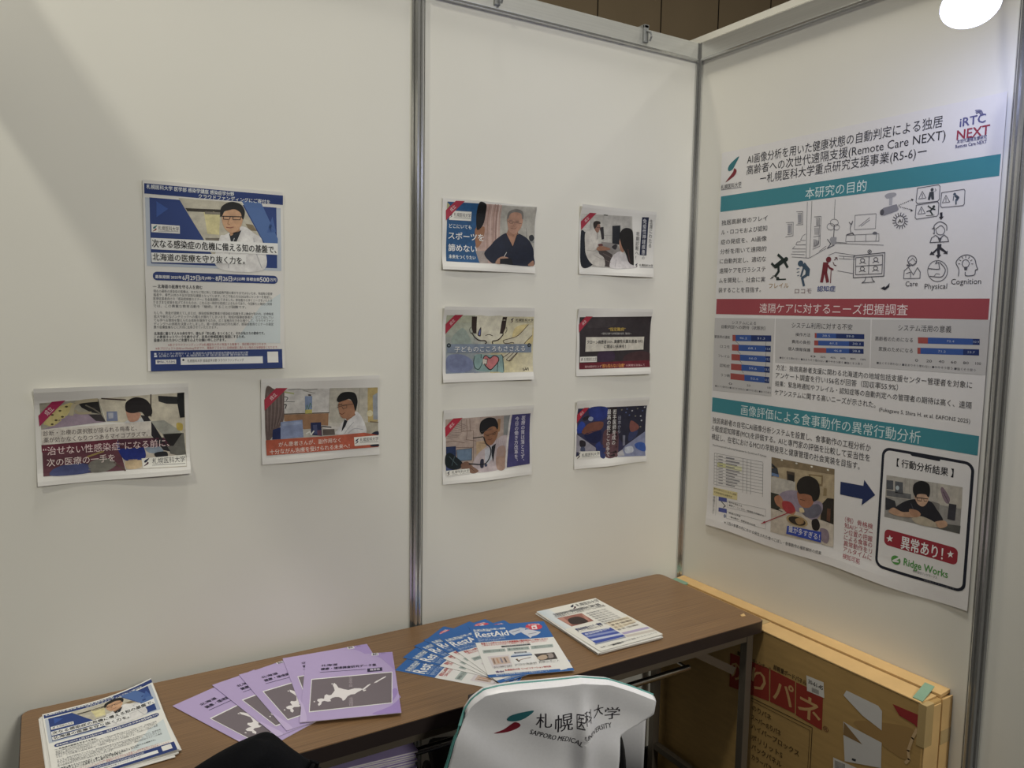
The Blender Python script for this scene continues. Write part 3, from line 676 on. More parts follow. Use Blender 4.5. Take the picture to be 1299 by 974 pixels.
def art_work_reform(a):
 a.ph=1
 a.P([(7.8,27.5),(222.3,26),(207.5,180.2),(10.9,180.4)],'b8a49a',1)
 a.N([(10.7,80.6),(47.7,78.3)],1.28,'7c6a64',2,0,0)
 a.N([(14,74.6),(51.4,74.9)],1.28,'7c6a64',2,0,0)
 a.N([(17.3,68.6),(55.1,71.4)],1.28,'7c6a64',2,0,0)
 a.N([(20.6,62.6),(58.8,68)],1.28,'7c6a64',2,0,0)
 a.N([(23.9,56.6),(62.4,64.5)],1.28,'7c6a64',2,0,0)
 a.N([(27.3,50.6),(66.1,61.1)],1.28,'7c6a64',2,0,0)
 a.N([(30.6,44.6),(69.8,57.6)],1.28,'7c6a64',2,0,0)
 a.N([(33.9,38.6),(73.5,54.1)],1.28,'7c6a64',2,0,0)
 a.N([(37.2,32.6),(77.2,50.7)],1.28,'7c6a64',2,0,0)
 a.N([(58.4,31.3),(57.6,64.6),(93.6,63.4)],1.54,'7a6258',2,0,0)
 a.N([(74.2,30.5),(76.4,73),(72.4,88.3),(105.8,94.8)],1.54,'7a6258',2,0,0)
 a.N([(84.3,29.6),(86.4,65.7)],1.54,'7a6258',2,0,0)
 a.N([(96.5,63.5),(98.1,151.3)],1.55,'7a6258',2,0,0)
 a.N([(9.4,90.8),(33.6,89.3),(68.2,97.1)],1.53,'7a6258',2,0,0)
 a.N([(9.7,106.1),(97.4,112.5)],1.53,'7a6258',2,0,0)
 a.N([(105.9,100),(135.1,103.8)],1.55,'7a6258',2,0,0)
 a.P([(105.8,97.4),(139.4,96.2),(138.7,137.7),(109.6,146.7)],'c6aa86',2)
 a.P([(175,35.3),(185.3,35.7),(184.6,72.1),(177.2,74.4)],'a07850',3)
 a.P([(195.5,26.9),(216.3,26.3),(211.7,94),(196.7,85.6)],'8a8e90',3)
 a.P([(9.6,104.1),(40.2,104.4),(42.4,133.2),(32,163.5),(11.4,157.4)],'263a66',3)
 a.P([(42.7,115.8),(92.2,114.4),(92.8,148.5),(47.5,147.6)],'6f8aa8',3)
 a.N([(42.7,115.8),(92.2,114.4),(92.8,148.5),(47.5,147.6)],1.54,'4a5866',4,0,1)
 a.P([(10.5,157.3),(37.7,163.8),(35.2,181.7),(11.2,180.9)],'4a5888',3)
 a.B([(113.3,185.8),(95.5,166.7),(109.4,136.4),(135.4,116.8),(170.3,97.5),(193.7,85.5),(213.2,91.5),(211.2,141.1),(203,178.7)],'c2b4ba',4)
 a.B([(176.7,123.9),(203.3,119.8),(203,180),(174.8,179.9)],'b09080',5)
 a.N([(173.1,92.4),(171.2,144.5)],1.04,'9a8c94',6,0,0)
 a.N([(177.3,94.2),(175,144.6)],1.04,'9a8c94',6,0,0)
 a.N([(181.5,95.9),(178.9,144.8)],1.04,'9a8c94',6,0,0)
 a.N([(185.7,97.7),(182.7,145)],1.04,'9a8c94',6,0,0)
 a.N([(189.8,99.4),(186.6,145.2)],1.04,'9a8c94',6,0,0)
 a.N([(194,101.1),(190.5,145.4)],1.05,'9a8c94',6,0,0)
 a.N([(198.2,102.9),(194.3,145.6)],1.05,'9a8c94',6,0,0)
 a.N([(202.4,104.6),(198.2,145.7)],1.05,'9a8c94',6,0,0)
 a.P([(135.5,122),(158.8,112.7),(170.5,108),(165.3,144.2),(148,164.2),(136.2,161)],'c4c8d4',5)
 a.P([(157.4,115.2),(171.9,106.7),(168.5,128.7),(163.2,161),(158.1,141.2)],'20222e',6)
 a.B([(8.6,129.1),(22.7,122.1),(43,135.8),(63.4,154.8),(56.5,168.6),(32.1,170.7),(9.7,157.3)],'18242c',5)
 a.N([(20.1,132.2),(46.3,159.1)],1.79,'4a6068',6,0,0)
 a.N([(37.2,133),(29.1,158.2)],1.80,'4a6068',6,0,0)
 a.B([(59.2,157.2),(77.8,151.6),(95.5,166.7),(113.2,180.6),(101.6,186.4),(87.1,184.4),(75.3,172.1),(60.8,170.1)],'84604e',6)
 a.N([(86.8,168.9),(101.6,182.6)],1.29,'4a3028',7,0,0)
 a.B([(130.2,72.6),(151.9,57.8),(175.4,58.7),(178.1,74.4),(173.1,92.4),(161.6,107.6),(148.4,110.1),(136.5,98.7)],'98684a',6)
 a.B([(115.9,59.1),(120.8,39.9),(142.5,29.5),(166.1,33.7),(177.1,51),(175.6,66.5),(166.5,57.1),(151.9,57.8),(134.5,68.8),(125.8,76.3),(118.4,70.8)],'18171d',7)
 a.N([(119.9,69.6),(146.1,65.4),(157.8,63.2)],1.29,'4a4848',8,0,0)
 a.N([(133.2,77.8),(146.4,78.9),(158.1,77.5),(174.2,71.7)],1.30,'241c1c',8,0,0)
 a.N([(143.7,92.5),(151.1,94.7),(158.4,91.8)],1.56,'6a3830',8,1,0)
 a.N([(139.1,82),(147.9,83.1)],1.56,'1c1416',8,0,0)
 a.N([(159.6,80.2),(169.9,78)],1.56,'1c1416',8,0,0)
 a.N([(130.4,85.5),(138.1,104),(153,117.6),(154.8,135.9),(144.9,156.2),(127.5,164.4),(83.7,158.4)],3.37,'1d1f28',8,1,0)
 a.N([(95.4,85.4),(128.9,84.1)],2.58,'2a2220',5,0,0)
 a.B([(121.4,151.2),(131.6,150.4),(130.5,172.4),(120.3,171.9)],'2c3048',7)
 a.E(138.7,167.6,4.7,4.2,'3c4868',7)
 a.P([(215.7,26.3),(222.9,25.5),(214.9,102),(208.1,180.3),(202.1,180.5),(208.3,101.7)],'d8d4d4',9)
 a.P([(222.3,25.4),(286.9,25.2),(289,177),(208.1,180.3),(215.5,102)],'46447e',9)
 a.V('医療の質は落とさず、',263.6,30,173.8,'e0dce8',10,0)
 a.V('今日の働き方改革を、',241.2,31.9,171.9,'e0dce8',10,0)
 a.ph=0
 a.P([(10.8,171.9),(84.5,172.1),(85.4,185.6),(11.9,186.8)],'e6e4dc',10)
 a.S(18,180,12.3,11,1)
 a.T('札幌医科大学',28.8,177.9,54.7,8.2,'30303a',11,0)
 a.N([(28.9,184.2),(83.6,183.4)],0.74,'6a6a70',11,0,0)
 a.ph=0
 a.P([(6.8,49.4),(32,25.8),(61.2,25.7),(7.8,77.5)],'b81c3c',6)
 a.T('成立',20.6,50.6,17.4,9.2,'f0dada',7,0,-43.8)
def art_resident_doctors(a):
 a.ph=1
 a.P([(8.8,24.5),(290.8,28.5),(292.1,191.7),(7.6,171.6)],'35355a',1)
 a.B([(54,26),(122.7,26.2),(120.6,61),(71.2,63.1)],'25388a',2)
 a.B([(8.3,84.7),(23.8,65.2),(39.7,74.1),(37.1,94.8),(12.4,100.6)],'2444a8',2)
 a.B([(26.3,96.5),(49.2,74.8),(81.1,69.1),(111,72.5),(105,92.2),(72.4,100.3),(43.8,105.8)],'7c4a3c',3)
 a.B([(50.2,56.5),(61.2,52),(71.6,56.6),(66.4,65.5),(55.2,64.2)],'94a0c0',3)
 a.B([(29.7,55.2),(51.5,48.8),(51.9,59.3),(36.2,63.4)],'20202c',3)
 a.B([(37.5,105.3),(72.3,97.6),(101.9,97.3),(104.5,124.6),(83.4,136),(50.7,124.9)],'1a2250',3)
 a.P([(6.4,102.6),(85.6,150.2),(85.9,161.1),(7.8,157.8)],'9a98a8',3)
 a.B([(19.3,124.6),(30.1,122.5),(42.9,129.5),(41.7,142.5),(22.9,141.9)],'2a2632',4)
 a.B([(26,143.6),(38.6,143.5),(42.2,157.1),(24.8,155.2)],'4a5474',4)
 a.P([(136.2,26.8),(165.6,27.4),(174.5,111.5),(170.6,185.1),(133.9,183.7)],'2c2126',3)
 a.B([(115.4,101.1),(170.6,102.8),(177,167.6),(163.5,184.3),(121.7,178.1)],'6a4850',3)
 a.B([(86.9,141.8),(120.6,147.9),(121.9,182.3),(103.2,180.1)],'30407c',3)
 a.P([(165.6,27.4),(290.9,29.1),(290.4,112.4),(208.7,151.7),(178.8,128.6)],'2b2c42',2)
 a.E(185.4,37.4,3.2,2.2,'8a8470',4)
 a.E(206.9,35.8,3.3,2.2,'5868a0',4)
 a.E(229.2,42.5,3.3,2.3,'c0c4cc',4)
 a.E(251.2,36.6,3.4,2.3,'8a8470',4)
 a.E(274.4,44.9,3.5,2.3,'5868a0',4)
 a.E(267.7,61.7,3.5,2.3,'c0c4cc',4)
 a.E(244.9,60.3,3.4,2.3,'8a8470',4)
 a.E(218.8,56,3.3,2.3,'5868a0',4)
 a.E(272.3,76.3,3.5,2.3,'c0c4cc',4)
 a.E(269.5,96.3,3.5,2.3,'8a8470',4)
 a.E(203.8,46.7,3.3,2.2,'5868a0',4)
 a.E(281.5,33.8,3.5,2.3,'c0c4cc',4)
 a.B([(223.5,77.4),(234.5,75.3),(261.7,92.8),(258.5,104.1),(232.5,110.6),(222.7,98.5)],'88504a',4)
 a.B([(225.1,110),(258.6,107),(248.4,129.1),(219.1,137.9)],'38406c',3)
 a.P([(194.5,118.7),(205.4,119.7),(205,150.7),(196,152.7)],'7a7c90',4)
 a.P([(208.7,151.7),(290.4,112.4),(292.1,191.7),(172.4,185.3),(191.2,166.3)],'8890b4',3)
 a.B([(245.8,151.9),(268.3,145.3),(290,153.2),(291.3,176.9),(258,167.5)],'345cb0',4)
 a.B([(205.4,159.3),(234.8,156.5),(239.4,174.3),(209.9,176.8)],'c4ccdc',4)
 a.B([(83.6,141.4),(99.8,132.2),(107.3,154.7),(90.7,155.6)],'2a3c84',4)
 a.P([(173.6,172.8),(194.7,163.8),(202.9,183.1),(174.1,184.1)],'b4b4bc',4)
 a.V('若手医師育成の',156.9,33.8,147.3,'eceae8',6,0)
 a.V('日本から',177.9,55,111.7,'a8a8b8',6,0)
 a.V('最高の医にこの手で',134.3,32.6,182.4,'eceae8',6,0)
 a.ph=0
 a.P([(20.2,156.6),(101.5,161.7),(102.3,181.9),(8.4,177.8)],'e6e4dc',5)
 a.S(17.4,168.9,19.8,6,1)
 a.T('札幌医科大学',29.8,168.9,70.1,10.8,'30303a',6,0)
 a.N([(30.1,174.8),(100.2,178.6)],0.96,'6a6a70',6,0,0)
 a.ph=0
 a.P([(7.2,43.6),(33.5,23.2),(52.3,23.6),(7,69.2)],'b81c3c',6)
 a.T('成立',19.2,45.2,15.6,9.3,'f0dada',7,0,-42.7)
def art_research(a):
 a.S(46,56.5,71.1,2,0)
 a.T('札幌医科大学',2.8,105.3,82.5,15,'23232e',3,0)
 a.N([(3.4,113.7),(85.8,114.8)],1.52,'6a6a72',3,0,0)
 a.T('AI画像分析を用いた健康状態の自動判定による独居',103.9,35.7,594.7,28.4,'23232e',2,0)
 a.T('高齢者への次世代遠隔支援(Remote Care NEXT)',104,67.5,603.8,28.4,'23232e',2,0)
 a.T('ー札幌医科大学重点研究支援事業(R5-6)ー',157.3,99.3,506.7,28.5,'23232e',2,0)
 a.T('iRTC',739.8,47.7,58.1,22.3,'5a5a90',3,1)
 a.T('NEXT',734.9,75.1,73.6,24.6,'a0304a',3,1)
 a.T('次世代遠隔支援研究',735.9,90.4,67.3,9,'404078',3,1)
 a.T('Remote Care NEXT',733.3,101,70.6,9,'404078',3,1)
 a.N([(775.6,34.2),(782.4,33.4),(786.4,41.3)],1.95,'5a5a90',3,1,0)
 a.N([(774.3,30.7),(784.2,31.6),(789.1,41.3)],1.95,'5a5a90',3,1,0)
 a.N([(773,27.1),(785.9,29.7),(791.8,41.3)],1.95,'5a5a90',3,1,0)
 a.R(4,133.9,837,181.8,'2c8a98',1)
 a.T('本研究の目的',320.7,161.5,188.1,30.1,'dcecec',2,0)
 a.R(4,453.9,837,501.9,'a8434e',1)
 a.T('遠隔ケアに対するニーズ把握調査',178.5,481.1,464.3,28.3,'f0e0e0',2,0)
 a.R(4,769.1,837,814.9,'2c8a98',1)
 a.T('画像評価による食事動作の異常行動分析',126.1,794.4,572.1,32.4,'d4e6e8',2,0)
 a.T('独居高齢者のフレイ',11.7,216.2,180.4,16,'23232e',2,0)
 a.T('ル・ロコモおよび認知',11.5,246.1,181,16,'23232e',2,0)
 a.T('症の発症を、AI画像',11.3,276,181.7,16,'23232e',2,0)
 a.T('分析を用いて遠隔的',11.1,305.9,182.4,16,'23232e',2,0)
 a.T('に自動判定し、適切な',10.9,335.9,183,16,'23232e',2,0)
 a.T('遠隔ケアを行うシステ',10.7,365.9,183.7,16.1,'23232e',2,0)
 a.T('ムを開発し、社会に実',10.5,396,184.4,16.1,'23232e',2,0)
 a.T('装することを目指す。',10.3,426.1,170.4,16.1,'23232e',2,0)
 a.T('フレイル',209.5,415.5,71,15.9,'b08430',2,0)
 a.N([(237.5,326.7),(257.6,341.7),(272.7,363.3)],7.93,'1f2f2c',3,0,0)
 a.N([(256,344.4),(232.5,358.9)],13.50,'1f2f2c',3,0,0)
 a.N([(216.1,351.1),(229.2,361.6),(241,355)],7.43,'1f2f2c',3,0,0)
 a.N([(240.2,357.8),(242.3,374.8),(230.9,388.6)],7.93,'1f2f2c',3,0,0)
 a.E(266.1,340.7,7.6,6.7,'1f2f2c',3)
 a.P([(234.5,390.1),(243.3,390.3),(247.1,396.1),(269.6,395.8),(269.9,399.4),(235.1,400)],'1f2f2c',3)
 a.N([(213.5,395.2),(222.3,392.6)],2.00,'1f2f2c',3,0,0)
 a.N([(217.5,391),(224.9,389.8)],2.00,'1f2f2c',3,0,0)
 a.N([(221.6,386.9),(227.6,387.1)],2.00,'1f2f2c',3,0,0)
 a.E(317.2,354.5,9.2,8.3,'3d566e',3)
 a.N([(328.6,359.1),(342.9,373.9),(341.8,386.6)],13.42,'3d566e',3,0,0)
 a.N([(328.9,363.9),(324.2,379.7),(321.1,390.7)],5.75,'3d566e',3,0,0)
 a.N([(338.1,388.1),(325.2,395.7),(332.3,416.5)],7.65,'3d566e',3,0,0)
 a.N([(305,369.4),(313.8,368.1)],1.94,'3d566e',3,0,0)
 a.N([(306.8,379.1),(314.4,377.7)],1.93,'3d566e',3,0,0)
 a.N([(308.6,388.8),(315.1,387.4)],1.93,'3d566e',3,0,0)
 a.E(407.8,347.5,8.3,7.7,'7a2430',3)
 a.N([(399.2,358.9),(397.1,382)],16.79,'7a2430',3,0,0)
 a.N([(393.5,381.9),(389.6,406.7)],9.36,'7a2430',3,0,0)
 a.N([(400.7,382.1),(408.5,407.1)],9.33,'7a2430',3,0,0)
 a.N([(404.7,360.7),(412.5,370.2),(423.6,375.2)],4.96,'7a2430',3,0,0)
 a.N([(417.5,375),(418,411)],2.47,'7a2430',3,0,0)
 a.N([(422.3,355.2),(426.3,363.1),(432.8,364.9)],2.16,'5a2430',3,0,0)
 a.N([(433.8,343.5),(426.2,349.9)],2.14,'5a2430',3,0,0)
 a.N([(433.8,343.5),(427.5,343.2)],1.84,'5a2430',3,0,0)
 a.N([(433.8,343.5),(435,349.7)],1.84,'5a2430',3,0,0)
 a.T('ロコモ',302.8,431.8,55.8,15.4,'6a4048',2,0)
 a.T('認知症',377.3,426.4,56.7,15.5,'2c4a94',2,1)
 a.N([(328.8,185.2),(334.9,338.8)],1.27,'5c5c66',2,0,0)
 a.N([(343.8,184.6),(346.4,340.9)],1.26,'5c5c66',2,0,0)
 a.N([(417.7,187.8),(418.2,238.9)],1.23,'5c5c66',2,0,0)
 a.N([(293.9,208.6),(315.2,210),(317.6,246.3),(295.5,245.4)],1.29,'5c5c66',2,0,0)
 a.N([(298.9,213.8),(311.7,214.4),(313.5,242.2),(300.7,241.7)],1.29,'5c5c66',2,0,0)
 a.N([(259.4,236),(284.8,237.2),(286.4,275.2),(260.8,276.6)],1.31,'5c5c66',2,0,0)
 a.N([(265.3,241.3),(280.4,241.9),(281.4,270),(266.4,270.5)],1.30,'5c5c66',2,0,0)
 a.N([(354.1,228.4),(376.3,228.9),(377.8,309.7),(355.4,317.1)],1.26,'5c5c66',2,0,0)
 a.N([(360,233),(371.8,233.2),(374.1,303.3),(361.2,308.7)],1.26,'5c5c66',2,0,0)
 a.N([(356.2,255.2),(376.1,254.3)],1.26,'5c5c66',2,0,0)
 a.N([(355.8,283.3),(376.4,281.6)],1.26,'5c5c66',2,0,0)
 a.N([(328.8,273.5),(319.6,277.6),(312.7,289.8),(330,291)],1.27,'5c5c66',2,0,0)
 a.N([(312.9,293.7),(301.3,293.9),(297.9,301.7),(330.7,303.1)],1.28,'5c5c66',2,0,0)
 a.N([(294.3,305.3),(286.9,312.3),(331.5,314.8)],1.29,'5c5c66',2,0,0)
 a.N([(287.4,320.3),(332,322.8)],1.30,'5c5c66',2,0,0)
 a.N([(282.6,326.5),(328.7,330.5)],1.30,'5c5c66',2,0,0)
 a.N([(286.3,334.8),(344.5,340.8)],1.30,'5c5c66',2,0,0)
 a.N([(348.2,339.4),(398.3,317.1)],1.27,'5c5c66',2,0,0)
 a.N([(397.9,310.9),(376.9,323.7)],1.24,'5c5c66',2,0,0)
 a.N([(427.8,305.1),(566.7,318.3)],1.23,'5c5c66',2,0,0)
 a.N([(427.6,302.1),(460.9,306.3)],1.23,'5c5c66',2,0,0)
 a.N([(480.7,235.6),(540.8,236.9),(541.7,274.6),(481.1,272.8),(480.7,235.6)],1.20,'5c5c66',2,0,0)
 a.N([(493.7,264.9),(523.6,245.4)],1.19,'5c5c66',2,0,0)
 a.N([(500.4,265.4),(524,251.3)],1.19,'5c5c66',2,0,0)
 a.N([(457.9,286),(552.1,288.4),(553.4,307.3),(457.2,302.5),(457.9,286)],1.21,'5c5c66',2,0,0)
 a.N([(484.1,286.4),(485.3,304.9)],1.20,'5c5c66',2,0,0)
 a.N([(515.1,288.6),(516.2,306.3)],1.18,'5c5c66',2,0,0)
 a.N([(545.8,289.4),(544.5,307.6)],1.17,'5c5c66',2,0,0)
 a.N([(406.7,336.1),(427.7,329.5),(486.9,340.1)],1.24,'5c5c66',2,0,0)
 a.N([(438.8,339.2),(487.2,344.6)],1.22,'5c5c66',2,0,0)
 a.N([(439.3,346.2),(487.6,350.6)],1.22,'5c5c66',2,0,0)
 a.N([(437.9,378.8),(486.7,387.9)],1.23,'5c5c66',2,0,0)
 a.N([(452.8,339.9),(455,347.6)],1.22,'5c5c66',2,0,0)
 a.P([(299.1,217),(309.9,217.1),(311.4,239.5),(301.7,239.6)],'9a9aa2',2)
 a.P([(266.7,244.7),(277.4,244.9),(278,266.5),(268.2,267.4)],'9a9aa2',2)
 a.N([(421,260.4),(418.6,266.1),(411.6,268.7),(403.3,267),(397.6,261.7),(397.2,255.4),(402.3,251),(410.4,250.5),(417.8,254.3),(421,260.4)],1.23,'5c5c66',2,0,0)
 a.N([(431.7,250.7),(429.1,256.7),(421.8,259.4),(413.1,257.6),(407.1,252),(406.6,245.2),(411.9,240.6),(420.5,240.1),(428.3,244.1),(431.7,250.7)],1.22,'5c5c66',2,0,0)
 a.N([(436,263.2),(434.2,268.1),(428.9,270.4),(422.7,269),(418.3,264.5),(418,259),(421.7,255.2),(427.9,254.7),(433.5,257.9),(436,263.2)],1.22,'5c5c66',2,0,0)
 a.N([(419.8,263.4),(419.6,287.8)],2.46,'5c5c66',2,0,0)
 a.P([(407.5,293.1),(412.5,287.3),(429.2,289.1),(427.9,306.6),(415.7,308.9)],'a0a0a8',2)
 a.N([(400.3,292.6),(411.9,305.6),(401.9,317.3),(422.8,309.4)],2.48,'5c5c66',2,0,0)
 a.N([(358.1,289.7),(357.6,311.6)],1.89,'7a7a84',3,0,0)
 a.N([(357.9,258.4),(359.9,277.3)],1.26,'8a8a92',3,0,0)
 a.N([(362,235.4),(362.4,252.6)],0.94,'8a8a92',3,0,0)
 a.N([(361.9,290.9),(360.9,310.6)],1.89,'7a7a84',3,0,0)
 a.N([(361.3,258.7),(362.9,277.6)],1.26,'8a8a92',3,0,0)
 a.N([(363.8,235.6),(364.2,252.7)],0.94,'8a8a92',3,0,0)
 a.N([(365.6,292.1),(364.2,309.5)],1.88,'7a7a84',3,0,0)
 a.N([(364.6,259),(365.8,277.8)],1.26,'8a8a92',3,0,0)
 a.N([(365.7,235.7),(366.1,252.9)],0.94,'8a8a92',3,0,0)
 a.N([(369.4,293.3),(367.4,308.5)],1.88,'7a7a84',3,0,0)
 a.N([(368,259.2),(368.8,278)],1.25,'8a8a92',3,0,0)
 a.N([(367.5,235.9),(367.9,253)],0.94,'8a8a92',3,0,0)
 a.N([(373.2,294.5),(370.7,307.4)],1.88,'7a7a84',3,0,0)
 a.N([(371.3,259.5),(371.8,278.2)],1.25,'8a8a92',3,0,0)
 a.N([(369.4,236.1),(369.8,253.2)],0.94,'8a8a92',3,0,0)
 a.N([(459.5,284.6),(476.3,281.3),(480,286.1)],3.02,'5c5c66',3,0,0)
 a.N([(464.2,252),(471.4,258.6),(474.3,249.9),(468.6,267.3),(471.1,279.5)],1.81,'5c5c66',3,1,0)
 a.B([(534.4,285.7),(538.9,282.2),(546.1,284.5),(545.8,289.4),(536.2,289)],'6a6a74',3)
 a.B([(561.7,194.5),(570.7,189.2),(587.7,189.5),(593.2,195.2),(583.8,200.4),(568.4,201.5)],'a4a4ac',2)
 a.P([(574.5,200.2),(583.1,199.7),(583.5,219.1),(575.2,219.3)],'b0b0b8',2)
 a.P([(551.5,230.7),(560.5,224.4),(595.7,218.6),(601.7,231.4),(598.3,235.3),(563.4,243.9),(553.7,240.1)],'8c8c98',3)
 a.E(557.2,235.3,5.7,7.5,'55555f',4)
 a.N([(647.1,185.8),(699.4,184),(703,188.4),(703.6,217.8),(700.2,222.3),(649.6,222.9),(645.7,218.1)],1.69,'5c5c66',3,0,1)
 a.N([(708.1,203.6),(760.2,201.8),(762.9,205.3),(763.4,235.6),(760.4,239.1),(711.4,238.5),(707.1,234.5)],1.64,'5c5c66',3,0,1)
 a.N([(647,226.6),(699.3,223.6),(703,227.5),(703.4,253.8),(700.3,257.7),(650,260.5),(646.1,256.1)],1.69,'5c5c66',3,0,1)
 a.N([(660,194.7),(670.5,211.8),(652,211.8)],1.34,'5c5c66',3,0,1)
 a.N([(660.4,200.7),(660.8,206.7)],1.68,'5c5c66',3,0,0)
 a.E(660.9,209.1,1.1,1,'5c5c66',3)
 a.N([(718.8,210.7),(728.9,227.4),(711.3,227.5)],1.31,'5c5c66',3,0,1)
 a.N([(719.2,216.6),(719.6,222.5)],1.64,'5c5c66',3,0,0)
 a.E(719.8,224.8,1,1,'5c5c66',3)
 a.N([(660.3,231.3),(670.9,248.4),(652.4,248.6)],1.35,'5c5c66',3,0,1)
 a.N([(660.7,237.4),(661.1,243.4)],1.68,'5c5c66',3,0,0)
 a.E(661.3,245.8,1.1,1,'5c5c66',3)
 a.E(684.1,193.6,3.8,4,'40464e',3)
 a.P([(678.2,198.5),(688.5,198.1),(690.8,217.4),(684.6,217.4),(682.4,208.9),(680.5,217.6),(674.9,216.3)],'40464e',3)
 a.N([(691.4,191.9),(694.1,196.1),(690.9,198.3)],1.32,'7a7a84',3,0,0)
 a.E(739.2,210.5,3.3,3.2,'4a586a',3)
 a.N([(741.7,214.7),(747.9,219.5),(745,224)],5.83,'4a586a',3,0,0)
 a.N([(743.3,223.8),(744,234.2)],3.24,'4a586a',3,0,0)
 a.N([(737.2,215.1),(736.9,224.7)],1.95,'4a586a',3,0,0)
 a.E(691.2,234.5,3.4,3.3,'303a3c',3)
 a.N([(677,231.4),(686.1,238.9),(694.8,241.4)],3.01,'303a3c',3,0,0)
 a.N([(689.4,237.6),(683,243.6),(688.7,252.4)],3.32,'303a3c',3,0,0)
 a.N([(674.4,244.4),(682.9,242.9)],2.68,'303a3c',3,0,0)
 a.N([(673.3,254.2),(693.9,254.5)],1.34,'303a3c',3,0,0)
 a.N([(601.6,221.9),(603,221.4)],2.07,'3a3a44',3,0,0)
 a.N([(601.8,225.3),(603.3,225.8)],2.07,'3a3a44',3,0,0)
 a.N([(606.3,220.5),(607.7,220)],2.07,'3a3a44',3,0,0)
 a.N([(606.3,226.8),(607.8,227.3)],2.07,'3a3a44',3,0,0)
 a.N([(610.9,219.1),(612.4,218.6)],2.06,'3a3a44',3,0,0)
 a.N([(610.8,228.3),(612.3,228.8)],2.06,'3a3a44',3,0,0)
 a.N([(615.6,217.7),(617,217.2)],2.06,'3a3a44',3,0,0)
 a.N([(615.3,229.8),(616.8,230.3)],2.06,'3a3a44',3,0,0)
 a.N([(620.2,216.4),(621.6,215.8)],2.05,'3a3a44',3,0,0)
 a.N([(619.7,231.2),(621.2,231.7)],2.06,'3a3a44',3,0,0)
 a.N([(624.8,215),(626.2,214.5)],2.05,'3a3a44',3,0,0)
 a.N([(624.2,232.7),(625.7,233.2)],2.05,'3a3a44',3,0,0)
 a.N([(629.4,213.6),(630.8,213.1)],2.05,'3a3a44',3,0,0)
 a.N([(628.6,234.2),(630.1,234.7)],2.05,'3a3a44',3,0,0)
 a.N([(634,212.3),(635.4,211.8)],2.04,'3a3a44',3,0,0)
 a.N([(633,235.6),(634.5,236.1)],2.04,'3a3a44',3,0,0)
 a.P([(632.3,208.9),(639.6,211.7),(634.9,215.9)],'30303a',3)
 a.P([(632.5,233.5),(640,238.7),(633.7,240.8)],'30303a',3)
 a.N([(620.3,261.9),(628,264.5)],2.06,'5c5c66',3,0,0)
 a.N([(619.7,266.8),(626.2,271.7)],2.06,'5c5c66',3,0,0)
 a.N([(617.3,270.8),(621.6,277.3)],2.06,'5c5c66',3,0,0)
 a.N([(613.4,273.3),(615,280.4)],2.06,'5c5c66',3,0,0)
 a.N([(608.7,273.9),(607.1,280.5)],2.07,'5c5c66',3,0,0)
 a.N([(603.8,272.5),(599.4,277.6)],2.07,'5c5c66',3,0,0)
 a.N([(599.6,269.3),(592.9,272.1)],2.08,'5c5c66',3,0,0)
 a.N([(596.5,264.8),(588.6,264.9)],2.08,'5c5c66',3,0,0)
 a.N([(595.2,259.7),(587.3,257)],2.08,'5c5c66',3,0,0)
 a.N([(595.9,254.7),(589.2,249.7)],2.08,'5c5c66',3,0,0)
 a.N([(598.3,250.7),(593.9,244.1)],2.08,'5c5c66',3,0,0)
 a.N([(602.2,248.3),(600.7,241.1)],2.07,'5c5c66',3,0,0)
 a.N([(607,247.7),(608.6,241.1)],2.07,'5c5c66',3,0,0)
 a.N([(611.8,249.2),(616.2,244.1)],2.06,'5c5c66',3,0,0)
 a.N([(616.1,252.4),(622.6,249.6)],2.06,'5c5c66',3,0,0)
 a.N([(619.1,256.8),(626.7,256.8)],2.06,'5c5c66',3,0,0)
 a.N([(620,261.9),(619,267.5),(615.4,271.6),(610.1,273.2),(604.3,272),(599.3,268.2),(596.2,262.7),(595.8,256.8),(598.1,251.8),(602.7,248.8),(608.5,248.6),(614,251.2),(618.2,256),(620,261.8)],1.71,'5c5c66',3,0,0)
 a.T('AI',601.6,260.8,13.2,10.3,'23232e',4,1)
 a.P([(707.1,249.9),(713.2,249.8),(713.8,259.6),(717.2,260),(711,267.5),(705.1,260.2),(708.5,259.8)],'2c2c38',3)
 a.N([(696.4,290.9),(695.6,279.3),(708.6,271.6),(724.2,280.1),(726.7,293.3)],1.99,'5c5c66',3,1,0)
 a.N([(699.6,287.9),(704.4,285),(712.6,280.8),(721.6,291.3),(718.9,300.8),(710.7,302.5),(703,298),(699.6,287.9)],1.66,'5c5c66',3,1,0)
 a.N([(691,287.2),(695.9,284.3),(696.9,299.2),(694.1,297.4)],2.00,'5c5c66',3,0,0)
 a.N([(688,319.4),(690.8,308.7),(700.6,302.8),(711.3,311.8),(720.8,303.3),(729.5,310.4),(733.1,319.7),(688,319.4)],2.00,'5c5c66',3,0,0)
 a.P([(704,303),(711.4,313.4),(717.5,304),(713.4,318.4),(710,318.2)],'55555f',4)
 a.P([(706.1,324.5),(716.2,324.2),(716,331.7),(730.1,343),(732.5,340.5),(732.4,349),(722,347.1),(725.6,345.3),(713,337.4),(714.5,349.7),(717.9,349.5),(710.4,358.3),(704.4,350.1),(708.5,349.7),(706.4,339),(698.7,346.5),(702,349.4),(688.6,348.7),(692.9,340.3),(695.8,343.1),(706.6,332.8)],'33333e',3)
 a.N([(735.5,388.8),(734.8,396.7),(731.7,403.6),(726.6,409),(719.8,412.3),(712.2,413.1),(704.4,411.4),(697.3,407.2),(691.6,401.1),(687.9,393.5),(686.7,385.4),(688,377.6),(691.6,370.9),(697.3,365.9),(704.4,363.3),(712.2,363.2),(719.8,365.6),(726.5,370.3),(731.7,376.7),(734.8,384.3)],1.64,'5c5c66',3,0,1)
